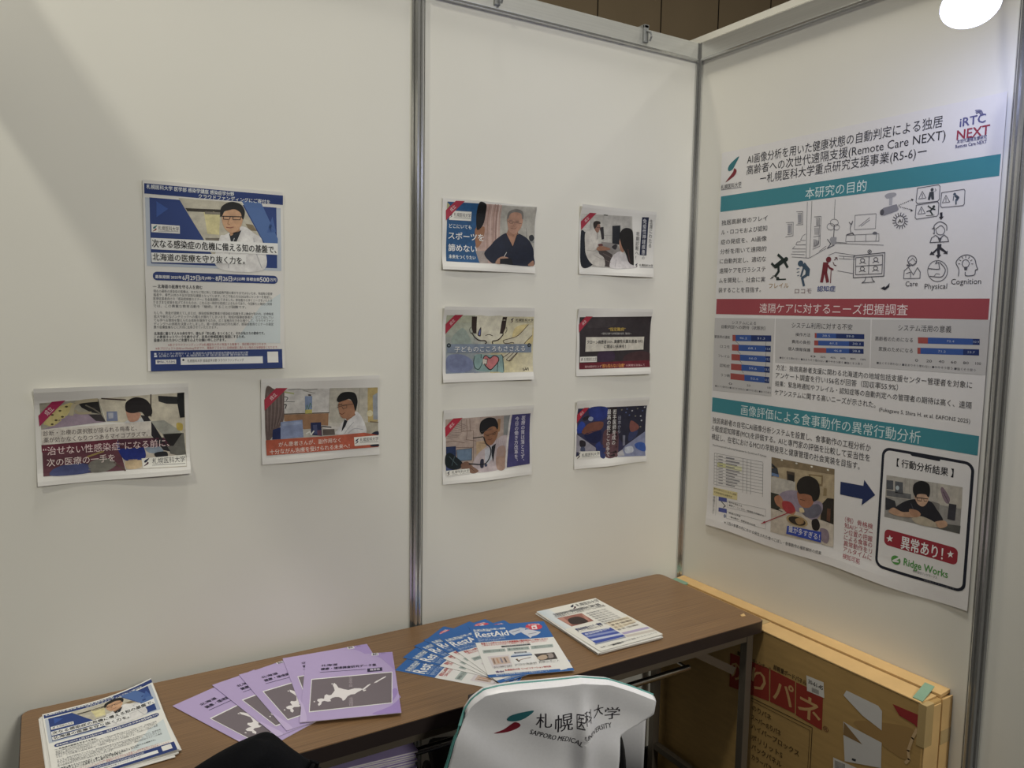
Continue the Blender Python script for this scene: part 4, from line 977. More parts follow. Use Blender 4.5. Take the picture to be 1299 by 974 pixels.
 a.N([(688.8,381.6),(709.4,384),(716.1,383.6),(712.4,367.6),(705.1,370.6),(708.1,364.2)],2.01,'5c5c66',3,0,0)
 a.N([(715.1,367.8),(729.6,384.7),(724,400.9),(710.6,402.2),(693.4,400)],1.98,'5c5c66',3,1,0)
 a.N([(703.7,400.3),(708.4,393.9),(716.9,395.8)],1.33,'5c5c66',3,0,0)
 a.N([(657.4,361.2),(656.5,366.7),(653.4,370.8),(648.7,372.8),(643.3,372.2),(638.5,369.1),(635.3,364.1),(634.5,358.4),(636.1,353.2),(639.9,349.6),(644.9,348.4),(650.2,349.9),(654.6,353.7),(657.1,359)],1.69,'5c5c66',3,0,1)
 a.N([(635.5,364.3),(646.7,354.6),(657,365.2),(647.8,371.6),(635.5,364.3)],1.37,'5c5c66',3,0,0)
 a.N([(626.5,404.3),(627,384.4),(637.3,376.3),(651.2,395.4),(660.7,378.2),(668.4,389.2),(668.7,404.4),(626.5,404.3)],1.72,'5c5c66',3,0,0)
 a.N([(632.9,391.5),(643.5,388.4),(644.5,402)],1.71,'5c5c66',3,0,0)
 a.N([(633.4,371),(640.7,373.4)],4.11,'5c5c66',3,0,0)
 a.N([(761.8,401.4),(761.7,385.9),(754.1,369.5),(763.6,357),(779.3,353),(795.6,361.8),(801.3,377.8),(805.1,387.4),(800.5,388.9),(798.1,399.9),(779.3,400.9),(777.2,392.8)],1.94,'5c5c66',3,1,0)
 a.N([(785.1,373.4),(784.4,377.4),(782.2,380.4),(778.8,381.9),(774.9,381.5),(771.4,379.2),(769.1,375.6),(768.5,371.4),(769.7,367.5),(772.4,364.9),(776,364),(779.9,365.1),(783,367.9),(784.8,371.7)],1.60,'5c5c66',3,0,1)
 a.P([(773.2,380.5),(781.7,380.2),(781,388.2),(775.3,388.6)],'55555f',3)
 a.N([(764,373.1),(759.5,372.9)],1.62,'5c5c66',3,0,0)
 a.N([(765.3,366.1),(761.2,363.7)],1.61,'5c5c66',3,0,0)
 a.N([(769.6,361.1),(767.1,357.1)],1.61,'5c5c66',3,0,0)
 a.N([(775.9,359.5),(775.6,355.1)],1.61,'5c5c66',3,0,0)
 a.N([(782.4,361.7),(784.3,358)],1.60,'5c5c66',3,0,0)
 a.N([(787.4,367.1),(791,365)],1.60,'5c5c66',3,0,0)
 a.N([(789.5,374.2),(793.9,374.4)],1.60,'5c5c66',3,0,0)
 a.T('Care',632.5,417.1,31.4,14.3,'23232e',2,0)
 a.T('Physical',682,425,54.8,14.6,'23232e',2,0)
 a.T('Cognition',745.5,415,69.7,14.8,'23232e',2,0)
 a.N([(484.1,341.4),(571.8,337),(573.1,396.6),(486.2,398.5)],2.19,'5c5c66',3,0,1)
 a.N([(490.1,346.4),(566.5,342.7),(567.3,390.1),(492.2,390.6)],1.82,'5c5c66',3,0,1)
 a.N([(528.5,344.7),(529.9,390)],1.79,'5c5c66',3,0,0)
 a.N([(491.6,368.9),(567.3,367.6)],1.82,'5c5c66',3,0,0)
 a.N([(516.5,354.5),(515.4,357.6),(512.1,359.2),(508.1,358.6),(505.1,356),(504.5,352.7),(506.6,350),(510.3,349.2),(514.1,350.5),(516.3,353.5)],1.80,'5c5c66',3,0,1)
 a.N([(502.2,362.5),(507.6,359.1),(514,359.4),(519.8,362.5)],1.81,'5c5c66',3,0,0)
 a.N([(553.7,353.7),(552.7,356.7),(549.5,358.3),(545.6,357.7),(542.7,355.2),(542.1,351.9),(544.1,349.3),(547.8,348.5),(551.5,349.8),(553.6,352.8)],1.77,'5c5c66',3,0,1)
 a.N([(539.9,361.5),(545.1,358.2),(551.3,358.5),(557,361.6)],1.78,'5c5c66',3,0,0)
 a.N([(517.1,376),(516,379.1),(512.7,380.7),(508.7,380.2),(505.7,377.7),(505.1,374.3),(507.2,371.6),(510.9,370.7),(514.8,372.1),(516.9,375.1)],1.80,'5c5c66',3,0,1)
 a.N([(502.8,384.1),(508.2,380.7),(514.6,380.9),(520.4,384)],1.81,'5c5c66',3,0,0)
 a.N([(554.4,375.6),(553.3,378.6),(550.1,380.3),(546.3,379.7),(543.4,377.2),(542.8,373.9),(544.8,371.3),(548.4,370.4),(552.1,371.7),(554.3,374.7)],1.77,'5c5c66',3,0,1)
 a.N([(540.5,383.6),(545.8,380.2),(552,380.4),(557.6,383.5)],1.78,'5c5c66',3,0,0)
 a.N([(523.3,398),(520,407.6),(512.3,412.8),(548.6,410.8),(541.5,404.6),(539.1,397.4)],1.80,'5c5c66',3,0,0)
 a.N([(534.1,332.9),(533.1,335.7),(530.3,337.2),(526.9,336.6),(524.4,334.3),(523.9,331.2),(525.6,328.7),(528.8,328),(532,329.3),(533.9,332)],1.78,'5c5c66',3,0,1)
 a.E(528.9,332.6,2.4,2.1,'5c5c66',3)
 a.P([(566.3,427.4),(577.4,421.9),(578,425.5),(586,419.6),(590.1,413.8),(589.3,424.2),(581.8,430.4),(578.5,432.5)],'2c2c38',3)
 a.P([(-1.7,514.3),(237.5,511.6),(239,740.8),(4.4,747.3)],'c6c4c4',1)
 a.P([(240.1,511.6),(543.6,507.4),(549.1,632.5),(246.5,640)],'c6c4c4',1)
 a.P([(547.6,507.4),(840.7,502),(842.5,628),(551.8,632.3)],'c6c4c4',1)
 a.T('システムによる',72.9,527.1,95.7,10.9,'23232e',2,0)
 a.T('自動判定への期待（状態別）',30.4,540.9,174.8,11.6,'23232e',2,0)
 a.T('システム利用に対する不安',298.5,529,193.9,16.3,'23232e',2,0)
 a.T('システム活用の意義',620.9,526.2,133.8,16.2,'23232e',2,0)
 a.P([(77.1,565.3),(89.8,565),(91,584),(78.3,584.4)],'a84a44',2)
 a.P([(89.8,565),(151.4,563.3),(152.6,582),(91,584)],'2f57a4',2)
 a.P([(151.4,563.3),(227.6,561.3),(228.8,579.5),(152.6,582)],'17306e',2)
 a.T('46.2',106.4,573.6,30.1,7.3,'b8c4dc',3,0)
 a.T('51.3',176.3,571.5,28.6,7.1,'b8c4dc',3,0)
 a.T('緊急時の通知',2,573.6,64,9.7,'23232e',2,0)
 a.P([(76.9,595.2),(103.7,594.7),(104.9,613.6),(78,614.4)],'a84a44',2)
 a.P([(103.7,594.7),(207.5,592.5),(208.7,610.8),(104.9,613.6)],'2f57a4',2)
 a.P([(207.5,592.5),(227.7,592.1),(228.8,610.3),(208.7,610.8)],'17306e',2)
 a.T('68.1',142.4,602.9,29.4,7.2,'b8c4dc',3,0)
 a.T('12.8',209.7,601.4,16.9,7,'b8c4dc',3,0)
 a.T('ロコモ',28.1,603.3,39.7,9.7,'23232e',2,0)
 a.P([(76.6,625.2),(111.3,624.7),(112.4,643.6),(77.8,644.4)],'a84a44',2)
 a.P([(111.3,624.7),(210.4,623.2),(211.6,641.5),(112.4,643.6)],'2f57a4',2)
 a.P([(210.4,623.2),(227.7,623),(228.9,641.1),(211.6,641.5)],'17306e',2)
 a.T('66.0',147.6,633.2,29.3,7.2,'b8c4dc',3,0)
 a.T('12.2',212.4,632.2,14.5,7,'b8c4dc',3,0)
 a.T('フレイル',22,633.7,47.7,9.7,'23232e',2,0)
 a.P([(76.3,655.2),(118.8,654.8),(120,673.8),(77.5,674.4)],'a84a44',2)
 a.P([(118.8,654.8),(207.5,654),(208.7,672.4),(120,673.8)],'2f57a4',2)
 a.P([(207.5,654),(227.7,653.8),(228.9,672),(208.7,672.4)],'17306e',2)
 a.T('59.6',149.7,663.7,29.3,7.2,'b8c4dc',3,0)
 a.T('13.5',209.7,663.1,17,7,'b8c4dc',3,0)
 a.T('認知症',29.9,663.7,41.7,9.7,'23232e',2,0)
 a.P([(76,685.3),(132.6,685.1),(133.8,704),(77.2,704.5)],'a84a44',2)
 a.P([(132.6,685.1),(210.4,684.9),(211.6,703.2),(133.8,704)],'2f57a4',2)
 a.P([(210.4,684.9),(227.8,684.8),(228.9,703),(211.6,703.2)],'17306e',2)
 a.T('52.6',158,694.3,29.2,7.2,'b8c4dc',3,0)
 a.T('12.2',212.4,694,14.6,7,'b8c4dc',3,0)
 a.T('うつ病',35.8,693.8,37.7,9.7,'23232e',2,0)
 a.N([(90.8,583.9),(105.9,594.2)],1.10,'23232e',2,0,0)
 a.N([(209.5,580.3),(208.6,593)],1.06,'23232e',2,0,0)
 a.N([(100.3,612.8),(113.4,623.1)],1.10,'23232e',2,0,0)
 a.N([(211.5,610.5),(210.5,623.3)],1.06,'23232e',2,0,0)
 a.N([(109.8,641.6),(120.8,651.9)],1.10,'23232e',2,0,0)
 a.N([(213.4,640.7),(212.4,653.5)],1.06,'23232e',2,0,0)
 a.N([(119.2,670.3),(128.3,680.5)],1.09,'23232e',2,0,0)
 a.N([(215.3,671),(214.3,683.8)],1.06,'23232e',2,0,0)
 a.T('0',71,718.3,13.7,7.4,'23232e',2,0)
 a.T('50',144.7,717.3,13,7.2,'23232e',2,0)
 a.T('100',222.6,716.3,12.3,7,'23232e',2,0)
 a.T('■全くそう思わない ■あまりそう思わない ■ややそう思う ■強くそう思う',13.9,731,222.6,6.6,'4a4a52',2,0)
 a.P([(376.5,548.7),(383,548.6),(383.9,562.4),(377.4,562.5)],'a84a44',2)
 a.P([(383,548.6),(444.1,547.6),(445,561),(383.9,562.4)],'2f57a4',2)
 a.P([(444.1,547.6),(528.4,546.2),(529.2,559.2),(445,561)],'17306e',2)
 a.T('38.5',402.2,554.9,24.1,6.5,'b8c4dc',3,0)
 a.T('59.0',476,553.5,22.7,6.3,'b8c4dc',3,0)
 a.T('操作方法',313.2,554.9,49.6,10.1,'23232e',2,0)
 a.P([(376.3,569.2),(389.2,568.9),(390.1,582.6),(377.2,583)],'a84a44',2)
 a.P([(389.2,568.9),(484.9,566.5),(485.7,579.7),(390.1,582.6)],'2f57a4',2)
 a.P([(484.9,566.5),(528.6,565.4),(529.5,578.4),(485.7,579.7)],'17306e',2)
 a.T('61.5',426.5,574.4,23.7,6.4,'b8c4dc',3,0)
 a.T('30.1',496.1,572.5,22.4,6.3,'b8c4dc',3,0)
 a.T('費用の負担',301.5,575.9,62.7,10.1,'23232e',2,0)
 a.P([(376.1,589.7),(416.1,588.4),(416.9,602),(377,603.6)],'a84a44',2)
 a.P([(416.1,588.4),(486.5,586.1),(487.3,599.3),(416.9,602)],'2f57a4',2)
 a.P([(486.5,586.1),(528.8,584.7),(529.7,597.7),(487.3,599.3)],'17306e',2)
 a.T('46.8',440.4,593.9,23.4,6.4,'b8c4dc',3,0)
 a.T('28.8',497,591.9,22.4,6.3,'b8c4dc',3,0)
 a.T('個人情報保護',289.6,597,75.9,10.1,'23232e',2,0)
 a.T('0',366.7,613.9,17.2,6,'23232e',2,0)
 a.T('20%',399.3,613.6,16.7,5.9,'23232e',2,0)
 a.T('40%',431,613.3,16.3,5.8,'23232e',2,0)
 a.T('60%',462,613,15.9,5.7,'23232e',2,0)
 a.T('80%',492.2,612.7,15.5,5.7,'23232e',2,0)
 a.T('100%',521.7,612.4,15.2,5.6,'23232e',2,0)
 a.T('■全くそう思わない ■あまりそう思わない ■ややそう思う ■強くそう思う',262,624.7,265.9,6.6,'4a4a52',2,0)
 a.P([(673.8,548.2),(698.9,547.8),(699.9,562.8),(674.8,563.3)],'a84a44',2)
 a.P([(698.9,547.8),(806.4,546.2),(807.4,560.4),(699.9,562.8)],'2f57a4',2)
 a.P([(806.4,546.2),(821.7,545.9),(822.7,560.1),(807.4,560.4)],'17306e',2)
 a.T('72.4',745.4,554.3,18,5.6,'b8c4dc',3,0)
 a.T('10.9',808.1,553.1,12.9,5.5,'b8c4dc',3,0)
 a.T('高齢者のためになる',559.7,556,101.8,11.4,'23232e',2,0)
 a.P([(674.3,573.8),(682.2,573.6),(683.2,588.7),(675.3,589)],'a84a44',2)
 a.P([(682.2,573.6),(785.7,570.9),(786.7,585.3),(683.2,588.7)],'2f57a4',2)
 a.P([(785.7,570.9),(822.3,569.9),(823.2,584.1),(786.7,585.3)],'17306e',2)
 a.T('71.2',726.5,579.6,18.4,5.7,'b8c4dc',3,0)
 a.T('23.7',796,577.5,17.2,5.5,'b8c4dc',3,0)
 a.T('家族のためになる',571.4,582.1,91.8,11.4,'23232e',2,0)
 a.T('0',670.9,605.1,7.3,7.6,'23232e',2,0)
 a.T('20',698.7,604.6,14.2,7.5,'23232e',2,0)
 a.T('40',729.2,604,13.8,7.4,'23232e',2,0)
 a.T('60',758.9,603.5,13.4,7.3,'23232e',2,0)
 a.T('80',787.8,603,13.1,7.2,'23232e',2,0)
 a.T('100',816,602.5,12.7,7.1,'23232e',2,0)
 a.T('■全くそう思わない ■あまりそう思わない ■ややそう思う ■強くそう思う',568.5,618.4,249.5,6.4,'4a4a52',2,0)
 a.T('方法：独居高齢者支援に関わる北海道内の地域包括支援センター管理者を対象に',251.1,653.5,561.6,16.6,'23232e',2,0)
 a.T('アンケート調査を行い156名が回答（回収率55.9%）',250.9,676.6,379.8,17.4,'23232e',2,0)
 a.T('結果：緊急時通知やフレイル・認知症等の自動判定への管理者の期待は高く、遠隔',250.7,700.9,564.2,16.6,'23232e',2,0)
 a.T('ケアシステムに関する高いニーズが示された。',250.5,727.1,322.2,17.6,'23232e',2,0)
 a.T('(Fukagawa S, Shira H, et al. EAFONS 2025)',583,738.3,231.4,11,'23232e',2,0)
 a.T('独居高齢者の自宅にAI画像分析システムを設置し、食事動作の工程分析か',9.4,842.2,557.7,19.8,'23232e',2,0)
 a.T('ら軽度認知障害(MCI)を評価する。AIと専門家の評価を比較して妥当性を',6.8,868.4,559.4,19.8,'23232e',2,0)
 a.T('検証し、在宅におけるMCIの早期発見と健康管理の社会実装を目指す。',8.4,895.4,530,20,'23232e',2,0)
 a.T('Visual Research & Swallowing Assessment for Geriatric at iT-Camera',14.5,922.7,217.6,6.4,'4a4a50',2,0)
 a.N([(23.2,948),(220.5,942.2)],0.89,'7a7a80',2,0,0)
 a.N([(23.8,958.2),(221.1,951.7)],0.89,'7a7a80',2,0,0)
 a.N([(24.4,968.3),(221.7,961.2)],0.89,'7a7a80',2,0,0)
 a.N([(25,978.5),(222.3,970.7)],0.89,'7a7a80',2,0,0)
 a.N([(25.7,988.7),(222.9,980.1)],0.89,'7a7a80',2,0,0)
 a.N([(26.3,998.9),(223.5,989.6)],0.89,'7a7a80',2,0,0)
 a.N([(26.9,1009),(224.1,999.1)],0.89,'7a7a80',2,0,0)
 a.N([(27.5,1019.2),(224.7,1008.6)],0.89,'7a7a80',2,0,0)
 a.N([(28.2,1029.4),(225.3,1018.1)],0.89,'7a7a80',2,0,0)
 a.N([(28.8,1039.6),(225.9,1027.6)],0.89,'7a7a80',2,0,0)
 a.N([(29.4,1049.8),(226.5,1037.1)],0.89,'7a7a80',2,0,0)
 a.N([(35.1,949.5),(39.1,1052.3)],1.10,'6a6a70',2,0,0)
 a.N([(23.2,948.9),(27.1,1050.2)],1.11,'6a6a70',2,0,0)
 a.N([(143.3,946),(147.7,1050.8)],1.06,'6a6a70',2,0,0)
 a.N([(159.7,946.5),(164.1,1050.8)],1.06,'6a6a70',2,0,0)
 a.N([(174.8,946),(179.1,1049.3)],1.05,'6a6a70',2,0,0)
 a.N([(220.7,945.1),(225.1,1047.1)],1.03,'6a6a70',2,0,0)
 a.N([(73.4,953.7),(107.5,952.6)],3.48,'8a8a90',2,0,0)
 a.N([(41.4,954.7),(58.9,953.9)],2.64,'8a8a90',2,0,0)
 a.N([(74,963.2),(128.8,961.4)],3.49,'8a8a90',2,0,0)
 a.N([(42,964.4),(59.5,963.6)],2.64,'8a8a90',2,0,0)
 a.N([(74.6,972.8),(119.4,971.3)],3.49,'8a8a90',2,0,0)
 a.N([(42.6,974.1),(60.1,973.2)],2.64,'8a8a90',2,0,0)
 a.N([(75.2,982.4),(109.9,981.3)],3.49,'8a8a90',2,0,0)
 a.N([(43.2,983.7),(60.7,982.8)],2.64,'8a8a90',2,0,0)
 a.N([(75.8,991.9),(131.1,989.9)],3.49,'8a8a90',2,0,0)
 a.N([(43.8,993.4),(61.3,992.4)],2.64,'8a8a90',2,0,0)
 a.N([(76.4,1001.5),(121.7,999.9)],3.49,'8a8a90',2,0,0)
 a.N([(44.4,1003.1),(61.9,1002)],2.64,'8a8a90',2,0,0)
 a.N([(77,1011.1),(112.2,1010)],3.49,'8a8a90',2,0,0)
 a.N([(45,1012.8),(62.5,1011.6)],2.64,'8a8a90',2,0,0)
 a.N([(77.6,1020.7),(133.5,1018.4)],3.49,'8a8a90',2,0,0)
 a.N([(45.6,1022.4),(63.1,1021.3)],2.65,'8a8a90',2,0,0)
 a.N([(78.1,1030.2),(124.1,1028.5)],3.49,'8a8a90',2,0,0)
 a.N([(46.2,1032.1),(63.7,1030.9)],2.65,'8a8a90',2,0,0)
 a.N([(78.7,1039.8),(114.6,1038.7)],3.49,'8a8a90',2,0,0)
 a.N([(46.8,1041.8),(64.3,1040.5)],2.65,'8a8a90',2,0,0)
 a.P([(37.9,975.8),(72.9,974),(73.8,987.9),(38.8,989.9)],'d6d694',1)
 a.P([(72.9,974),(139.4,971.6),(140.3,986.4),(73.8,987.9)],'e0e0b4',1)
 a.P([(25.3,1059.6),(126.8,1055.2),(127.3,1079.9),(25.7,1086.5)],'dccf92',2)
 a.T('動作分析を行うシステム開発',27.4,1063.5,96.5,6.6,'5a4a30',3,0)
 a.T('で評価項目を自動判定',28.1,1074.4,78.5,6.6,'5a4a30',3,0)
 a.P([(49.5,1085.8),(84.3,1083.6),(85.2,1096.7),(50.3,1099.1)],'4a54a0',2)
 a.P([(51.7,1121.1),(86.5,1118.4),(87.4,1132.4),(52.5,1134.3)],'4a54a0',2)
 a.N([(62,1098.7),(80.2,1110.1),(71.9,1116.5)],2.64,'4a4a50',3,0,0)
 a.E(81.1,1143.1,5.3,6.1,'8a90a8',3)
 a.T('動作を検出する',93.7,1094,53.4,6,'3a3a42',2,0)
 a.T('箸使い・ふくみ方・咀嚼等を評価する',94.4,1103.3,138.9,5.9,'3a3a42',2,0)
 a.T('摂食の評価',95.8,1128.4,47.9,6,'3a3a42',2,0)
 a.T('一連の動作・食事姿勢を分析',96.6,1140.5,107.5,6,'3a3a42',2,0)
 a.N([(87.7,1090.8),(239.7,1082.3),(240,1103.1),(89,1112.6)],0.87,'9a9aa0',2,0,1)
 a.N([(87,1126.3),(242.1,1119.4),(242.4,1141),(88.4,1148.9)],0.87,'9a9aa0',2,0,1)
 a.V('評価カテゴリ',29.8,1088.1,1148.4,'4a4a50',2,0)
 a.N([(39.4,1085.8),(41.6,1150.3)],0.89,'8a8a90',2,0,0)
 a.T('※１回の食事の内における発生された食べこぼし・食事動作の撮影解析の成果',82.7,1163.4,356.4,10.6,'23232e',2,0)
 a.ph=1
 a.P([(251,921.1),(464,917.4),(474.7,1135.4),(316.4,1142),(261.6,1143.7)],'b8a684',2)
 a.P([(251,921.1),(312,920),(464,917.4),(464.6,933.3),(293.9,943.4),(253.2,955)],'8c7a5c',3)
 a.E(288.7,923.2,4,2.4,'fff8e4',4)
 a.E(340,923.9,3.8,2.4,'fff8e4',4)
 a.E(391.3,924.1,3.7,2.3,'fff8e4',4)
 a.E(443.6,923.8,3.5,2.3,'fff8e4',4)
 a.P([(252.1,938.7),(274.6,951),(280.8,970.3),(254.7,979.4)],'3a4250',3)
 a.P([(253.9,967.2),(280.6,968.3),(282.1,976.2),(254.5,976.2)],'6a88b8',4)
 a.P([(306.7,952),(335.6,951.8),(336.5,979.7),(310.8,978.7)],'57493a',3)
 a.P([(312.1,960.3),(333.8,960.2),(334.9,978),(315.6,977.8)],'2a2826',4)
 a.P([(382.2,947),(429.3,941.9),(429.5,972.8),(413.5,974.1),(385.5,962.1)],'8a7450',3)
 a.P([(389.2,949.6),(425.2,947.3),(424.8,967.9),(394.8,964.2)],'b8a880',4)
 a.P([(433.7,975.8),(443.8,975.6),(443.9,996.8),(433,999.1)],'9a865c',3)
 a.P([(254.7,979.4),(339.6,977.1),(339.9,1019.1),(299.8,1035.8),(257.8,1028.4)],'c0bcb4',3)
 a.P([(255.2,1026.9),(284.4,1026.9),(281.3,1056.3),(302.4,1076),(258.2,1073.9)],'33362c',4)
 a.P([(446.4,1002),(467.2,999.4),(471,1071.2),(428.7,1069.9),(430.1,1023)],'2c2620',3)
 a.P([(448.3,1030.5),(459.2,1029.9),(459.4,1066.3),(448.3,1065.2)],'6a4430',4)
 a.P([(258.2,1073.9),(349.8,1061),(471,1071.2),(474.7,1135.4),(316.4,1142),(262.6,1143.4)],'ccc2b4',4)
 a.B([(284.6,1030.9),(317.6,1007.7),(355.6,1003.8),(393.5,1015.4),(429.9,1019.2),(431.6,1045.9),(406.5,1075.3),(359.3,1062.8),(311.5,1065.8)],'9a8ea4',5)
 a.B([(367.9,1048.8),(416.9,1025.9),(431.3,1042.1),(410.5,1066.5),(378.6,1070.2)],'6a6a7c',6)
 a.B([(270.1,1038.2),(289.5,1029.9),(310.5,1049.7),(344.8,1058.1),(336.4,1076.2),(301.8,1068),(276.3,1057.4)],'b87c58',6)
 a.B([(300.3,1043.9),(329.4,1041.5),(345.1,1062.1),(321.9,1075.5),(301.6,1064)],'b4343c',7)
 a.B([(348.6,1005.2),(374.3,1003.8),(397,999),(407,1012.5),(395,1038.7),(372.3,1045.8),(355.3,1035.7)],'a86c4c',7)
 a.B([(345,986),(357.7,963.6),(384.8,952.4),(412.6,960.6),(422.4,985.9),(418.1,1010.1),(403,1021.2),(395.2,1007.2),(374.4,1005.7),(353.5,1008.2)],'221c18',8)
 a.N([(359.3,1024.9),(375.7,1025.3)],1.97,'5a3424',9,0,0)
 a.B([(358.6,1051),(370.2,1048.3),(375.5,1059),(361.7,1062.2)],'e6d2a0',8)
 a.E(352.5,1089.2,37,15.8,'b49c6c',8)
 a.E(352.6,1090,29.5,11.9,'332820',9)
 a.B([(346.6,1085.8),(369.7,1078.2),(375.2,1090.8),(357,1099.3)],'a07e50',10)
 a.B([(402,1076.4),(419.6,1068.2),(428.8,1085.5),(421.7,1100.9),(405.7,1099.1)],'1f1a18',8)
 a.B([(430.2,1092.9),(452.2,1091.2),(459.9,1108.5),(454.7,1129.2),(434.4,1123)],'8c7c8c',8)
 a.ph=0
 a.N([(324.1,1071.8),(227.1,1128.5)],2.40,'a8283c',9,0,0)
 a.P([(227.1,1128.5),(239.3,1116.7),(240.8,1123.9)],'a8283c',9)
 a.P([(320.3,1111.6),(434.3,1101.6),(435.4,1132.5),(318.4,1135.3)],'2c48b0',11)
 a.T('量が多すぎる！',325.7,1118.5,105.2,18.8,'eef0f8',12,0)
 a.P([(484.3,948.2),(552.3,945.5),(554,929.4),(587.5,962.7),(550.3,999.1),(551.9,981.6),(485.1,983.2)],'1c2f62',2)
 a.T('（例）骨格検',504.2,1047.7,82.4,15.1,'b02c44',2,0)
 a.T('知AIとスプー',504.4,1064.2,82.6,15.1,'b02c44',2,0)
 a.T('ン位置の把握',504.6,1080.8,82.9,15.1,'b02c44',2,0)
 a.T('による食事の',504.9,1097.3,83.1,15.1,'b02c44',2,0)
 a.T('異常動作をリ',505.1,1113.9,83.4,15.1,'b02c44',2,0)
 a.T('アルタイムに',505.3,1130.5,83.6,15.1,'b02c44',2,0)
 a.T('検知可能',505.6,1150.3,52.1,15.3,'b02c44',2,0)
 a.Q(598.9,832.8,832.3,1148.1,22,'1b2030',2)
 a.Q(605.9,839.8,825.3,1141.1,16,'e4e2e2',3)
 a.P([(674.6,832.8),(750.6,833.6),(750.4,843.6),(746.3,844.3),(679.7,843.1),(675.6,841.2)],'1b2030',4)
 a.T('【 行動分析結果 】',640.8,866.4,143.8,20.9,'1c1c26',4,1)
 a.ph=1
 a.P([(615.4,904.1),(808.6,895.6),(810.2,1007.5),(616.5,1013.6)],'9c9a96',4)
 a.P([(615.4,904.1),(749.9,898.4),(753.2,947.7),(616.8,960.4)],'b8b4ac',5)
 a.P([(749.9,898.4),(808.6,895.6),(810.1,947.2),(752.6,949.9)],'c2bdb2',5)
 a.N([(665.8,902.3),(667.2,936.5)],0.85,'8a8680',6,0,0)
 a.N([(677.8,901.7),(679.2,936.2)],0.85,'8a8680',6,0,0)
 a.N([(689.7,901),(691.2,935.8)],0.85,'8a8680',6,0,0)
 a.N([(701.5,900.4),(703,935.4)],0.84,'8a8680',6,0,0)
 a.N([(713.2,899.9),(714.6,935.1)],0.84,'8a8680',6,0,0)
 a.N([(724.7,899.3),(726.2,934.7)],0.83,'8a8680',6,0,0)
 a.N([(736.1,898.7),(737.7,934.4)],0.83,'8a8680',6,0,0)
 a.N([(747.4,898.1),(749,934)],0.82,'8a8680',6,0,0)
 a.P([(616.3,917.2),(634.7,914.8),(636.3,938.6),(617.8,940.2)],'565a62',6)
 a.P([(639.4,915.2),(660.7,914.1),(662.7,944),(641.4,945.4)],'5a5e66',6)
 a.E(647.3,931.1,4.6,6,'b8c8d0',7)
 a.P([(617.9,942.4),(683.9,939.5),(684.7,952.2),(619,957.7)],'6c6e72',6)
 a.P([(616.9,962.5),(642.7,965.7),(648.5,984.1),(619.1,995.3)],'32343c',6)
 a.B([(757,911.5),(762.9,906.2),(780.8,929.2),(775.6,942.7),(764.7,932.7)],'8a7484',7)
 a.N([(779.6,941.8),(763.6,916.4)],1.22,'3a343c',8,0,0)
 a.P([(779.6,941),(797.6,939.9),(796.3,979),(778.1,979.3)],'3a3a44',7)
 a.P([(736.3,945.2),(757.3,946.8),(756.7,967.8),(737.8,967.9)],'85827e',6)
 a.B([(639.8,990.5),(658.9,968.7),(689.1,951.2),(732.1,946.1),(749.9,961),(768.2,985.8),(743.9,995.9),(696.4,994.6),(651.7,996.5)],'23242e',7)
 a.N([(685.4,962.8),(695.6,981.9)],1.70,'4a4c58',8,0,0)
 a.B([(628.7,998.4),(639.3,984),(664.8,989.1),(695.6,981.9),(700.7,993.6),(661.1,1002.1)],'c69c7c',8)
 a.B([(682.1,978.6),(701.8,976.2),(712.3,984.4),(700.8,994.4),(687.4,992.4)],'b88a6a',9)
 a.B([(748,994.9),(772.3,984.8),(779.2,995.6),(761.3,1006.3)],'c69c7c',8)
 a.B([(690.2,1000.4),(713.5,988.4),(748,994.9),(757.1,1005.2),(710.6,1010.4)],'b8ac96',8)
 a.P([(776.9,992),(810.8,987.7),(810.2,1007.5),(757.2,1007.3)],'5e5e5a',6)
 a.B([(692.7,939.8),(705.1,928.6),(726.6,928.3),(728.6,944.8),(721,959.9),(710.9,963.5),(700.5,957.3)],'cca488',9)
 a.B([(688.7,932),(690,912.5),(707.6,900.5),(727.2,905.1),(731.5,925.2),(728.1,937.3),(720.4,931.7),(701.2,935.8),(697.5,945.1)],'1a1a1e',10)
 a.N([(695.2,944.4),(727.5,941.6)],1.69,'2a2626',11,0,0)
 a.N([(699.7,944.7),(702.3,951.4),(711.8,950.1),(712.6,943.2)],1.26,'2a2626',11,0,0)
 a.N([(716.9,943.1),(718.6,949.5),(725.8,947.1)],1.25,'2a2626',11,0,0)
 a.ph=0
 a.Q(620.3,1043.6,809.2,1085.2,12,'a02436',4)
 a.T('異常あり！',666.5,1066.4,107.1,33.6,'f4ecec',6,1)
 a.P([(634.9,1056.9),(637.7,1062.6),(644.4,1061.1),(639.4,1066.7),(641.7,1072.7),(635.8,1070.5),(630.4,1075.7),(631.7,1068.7),(626.1,1065.9),(632.9,1063.8)],'f4ecec',6)
 a.P([(791.2,1053.2),(793.8,1058.7),(799.9,1057.3),(795.4,1062.8),(797.5,1068.7),(792.1,1066.5),(787.2,1071.6),(788.4,1064.7),(783.3,1062),(789.4,1060)],'f4ecec',6)
 a.E(655.5,1116.2,12.6,11.3,'4a9a3c',5)
 a.P([(646,1118.9),(655.7,1112.1),(665.2,1104.6),(666.4,1108.6),(657.4,1116.9),(664.1,1115.9),(663.5,1120.4),(648.1,1122.7)],'e4e2e2',6)
 a.T('Ridge Works',677,1114.8,112.2,20.9,'4a9a3c',5,1)
 a.T('株式会社リッジワークス',702,1129.6,61.8,6.7,'44444c',5,0)
 a.T('※画像はイメージ図です。',731.8,1144.7,78.8,6.6,'6a6a72',5,0)
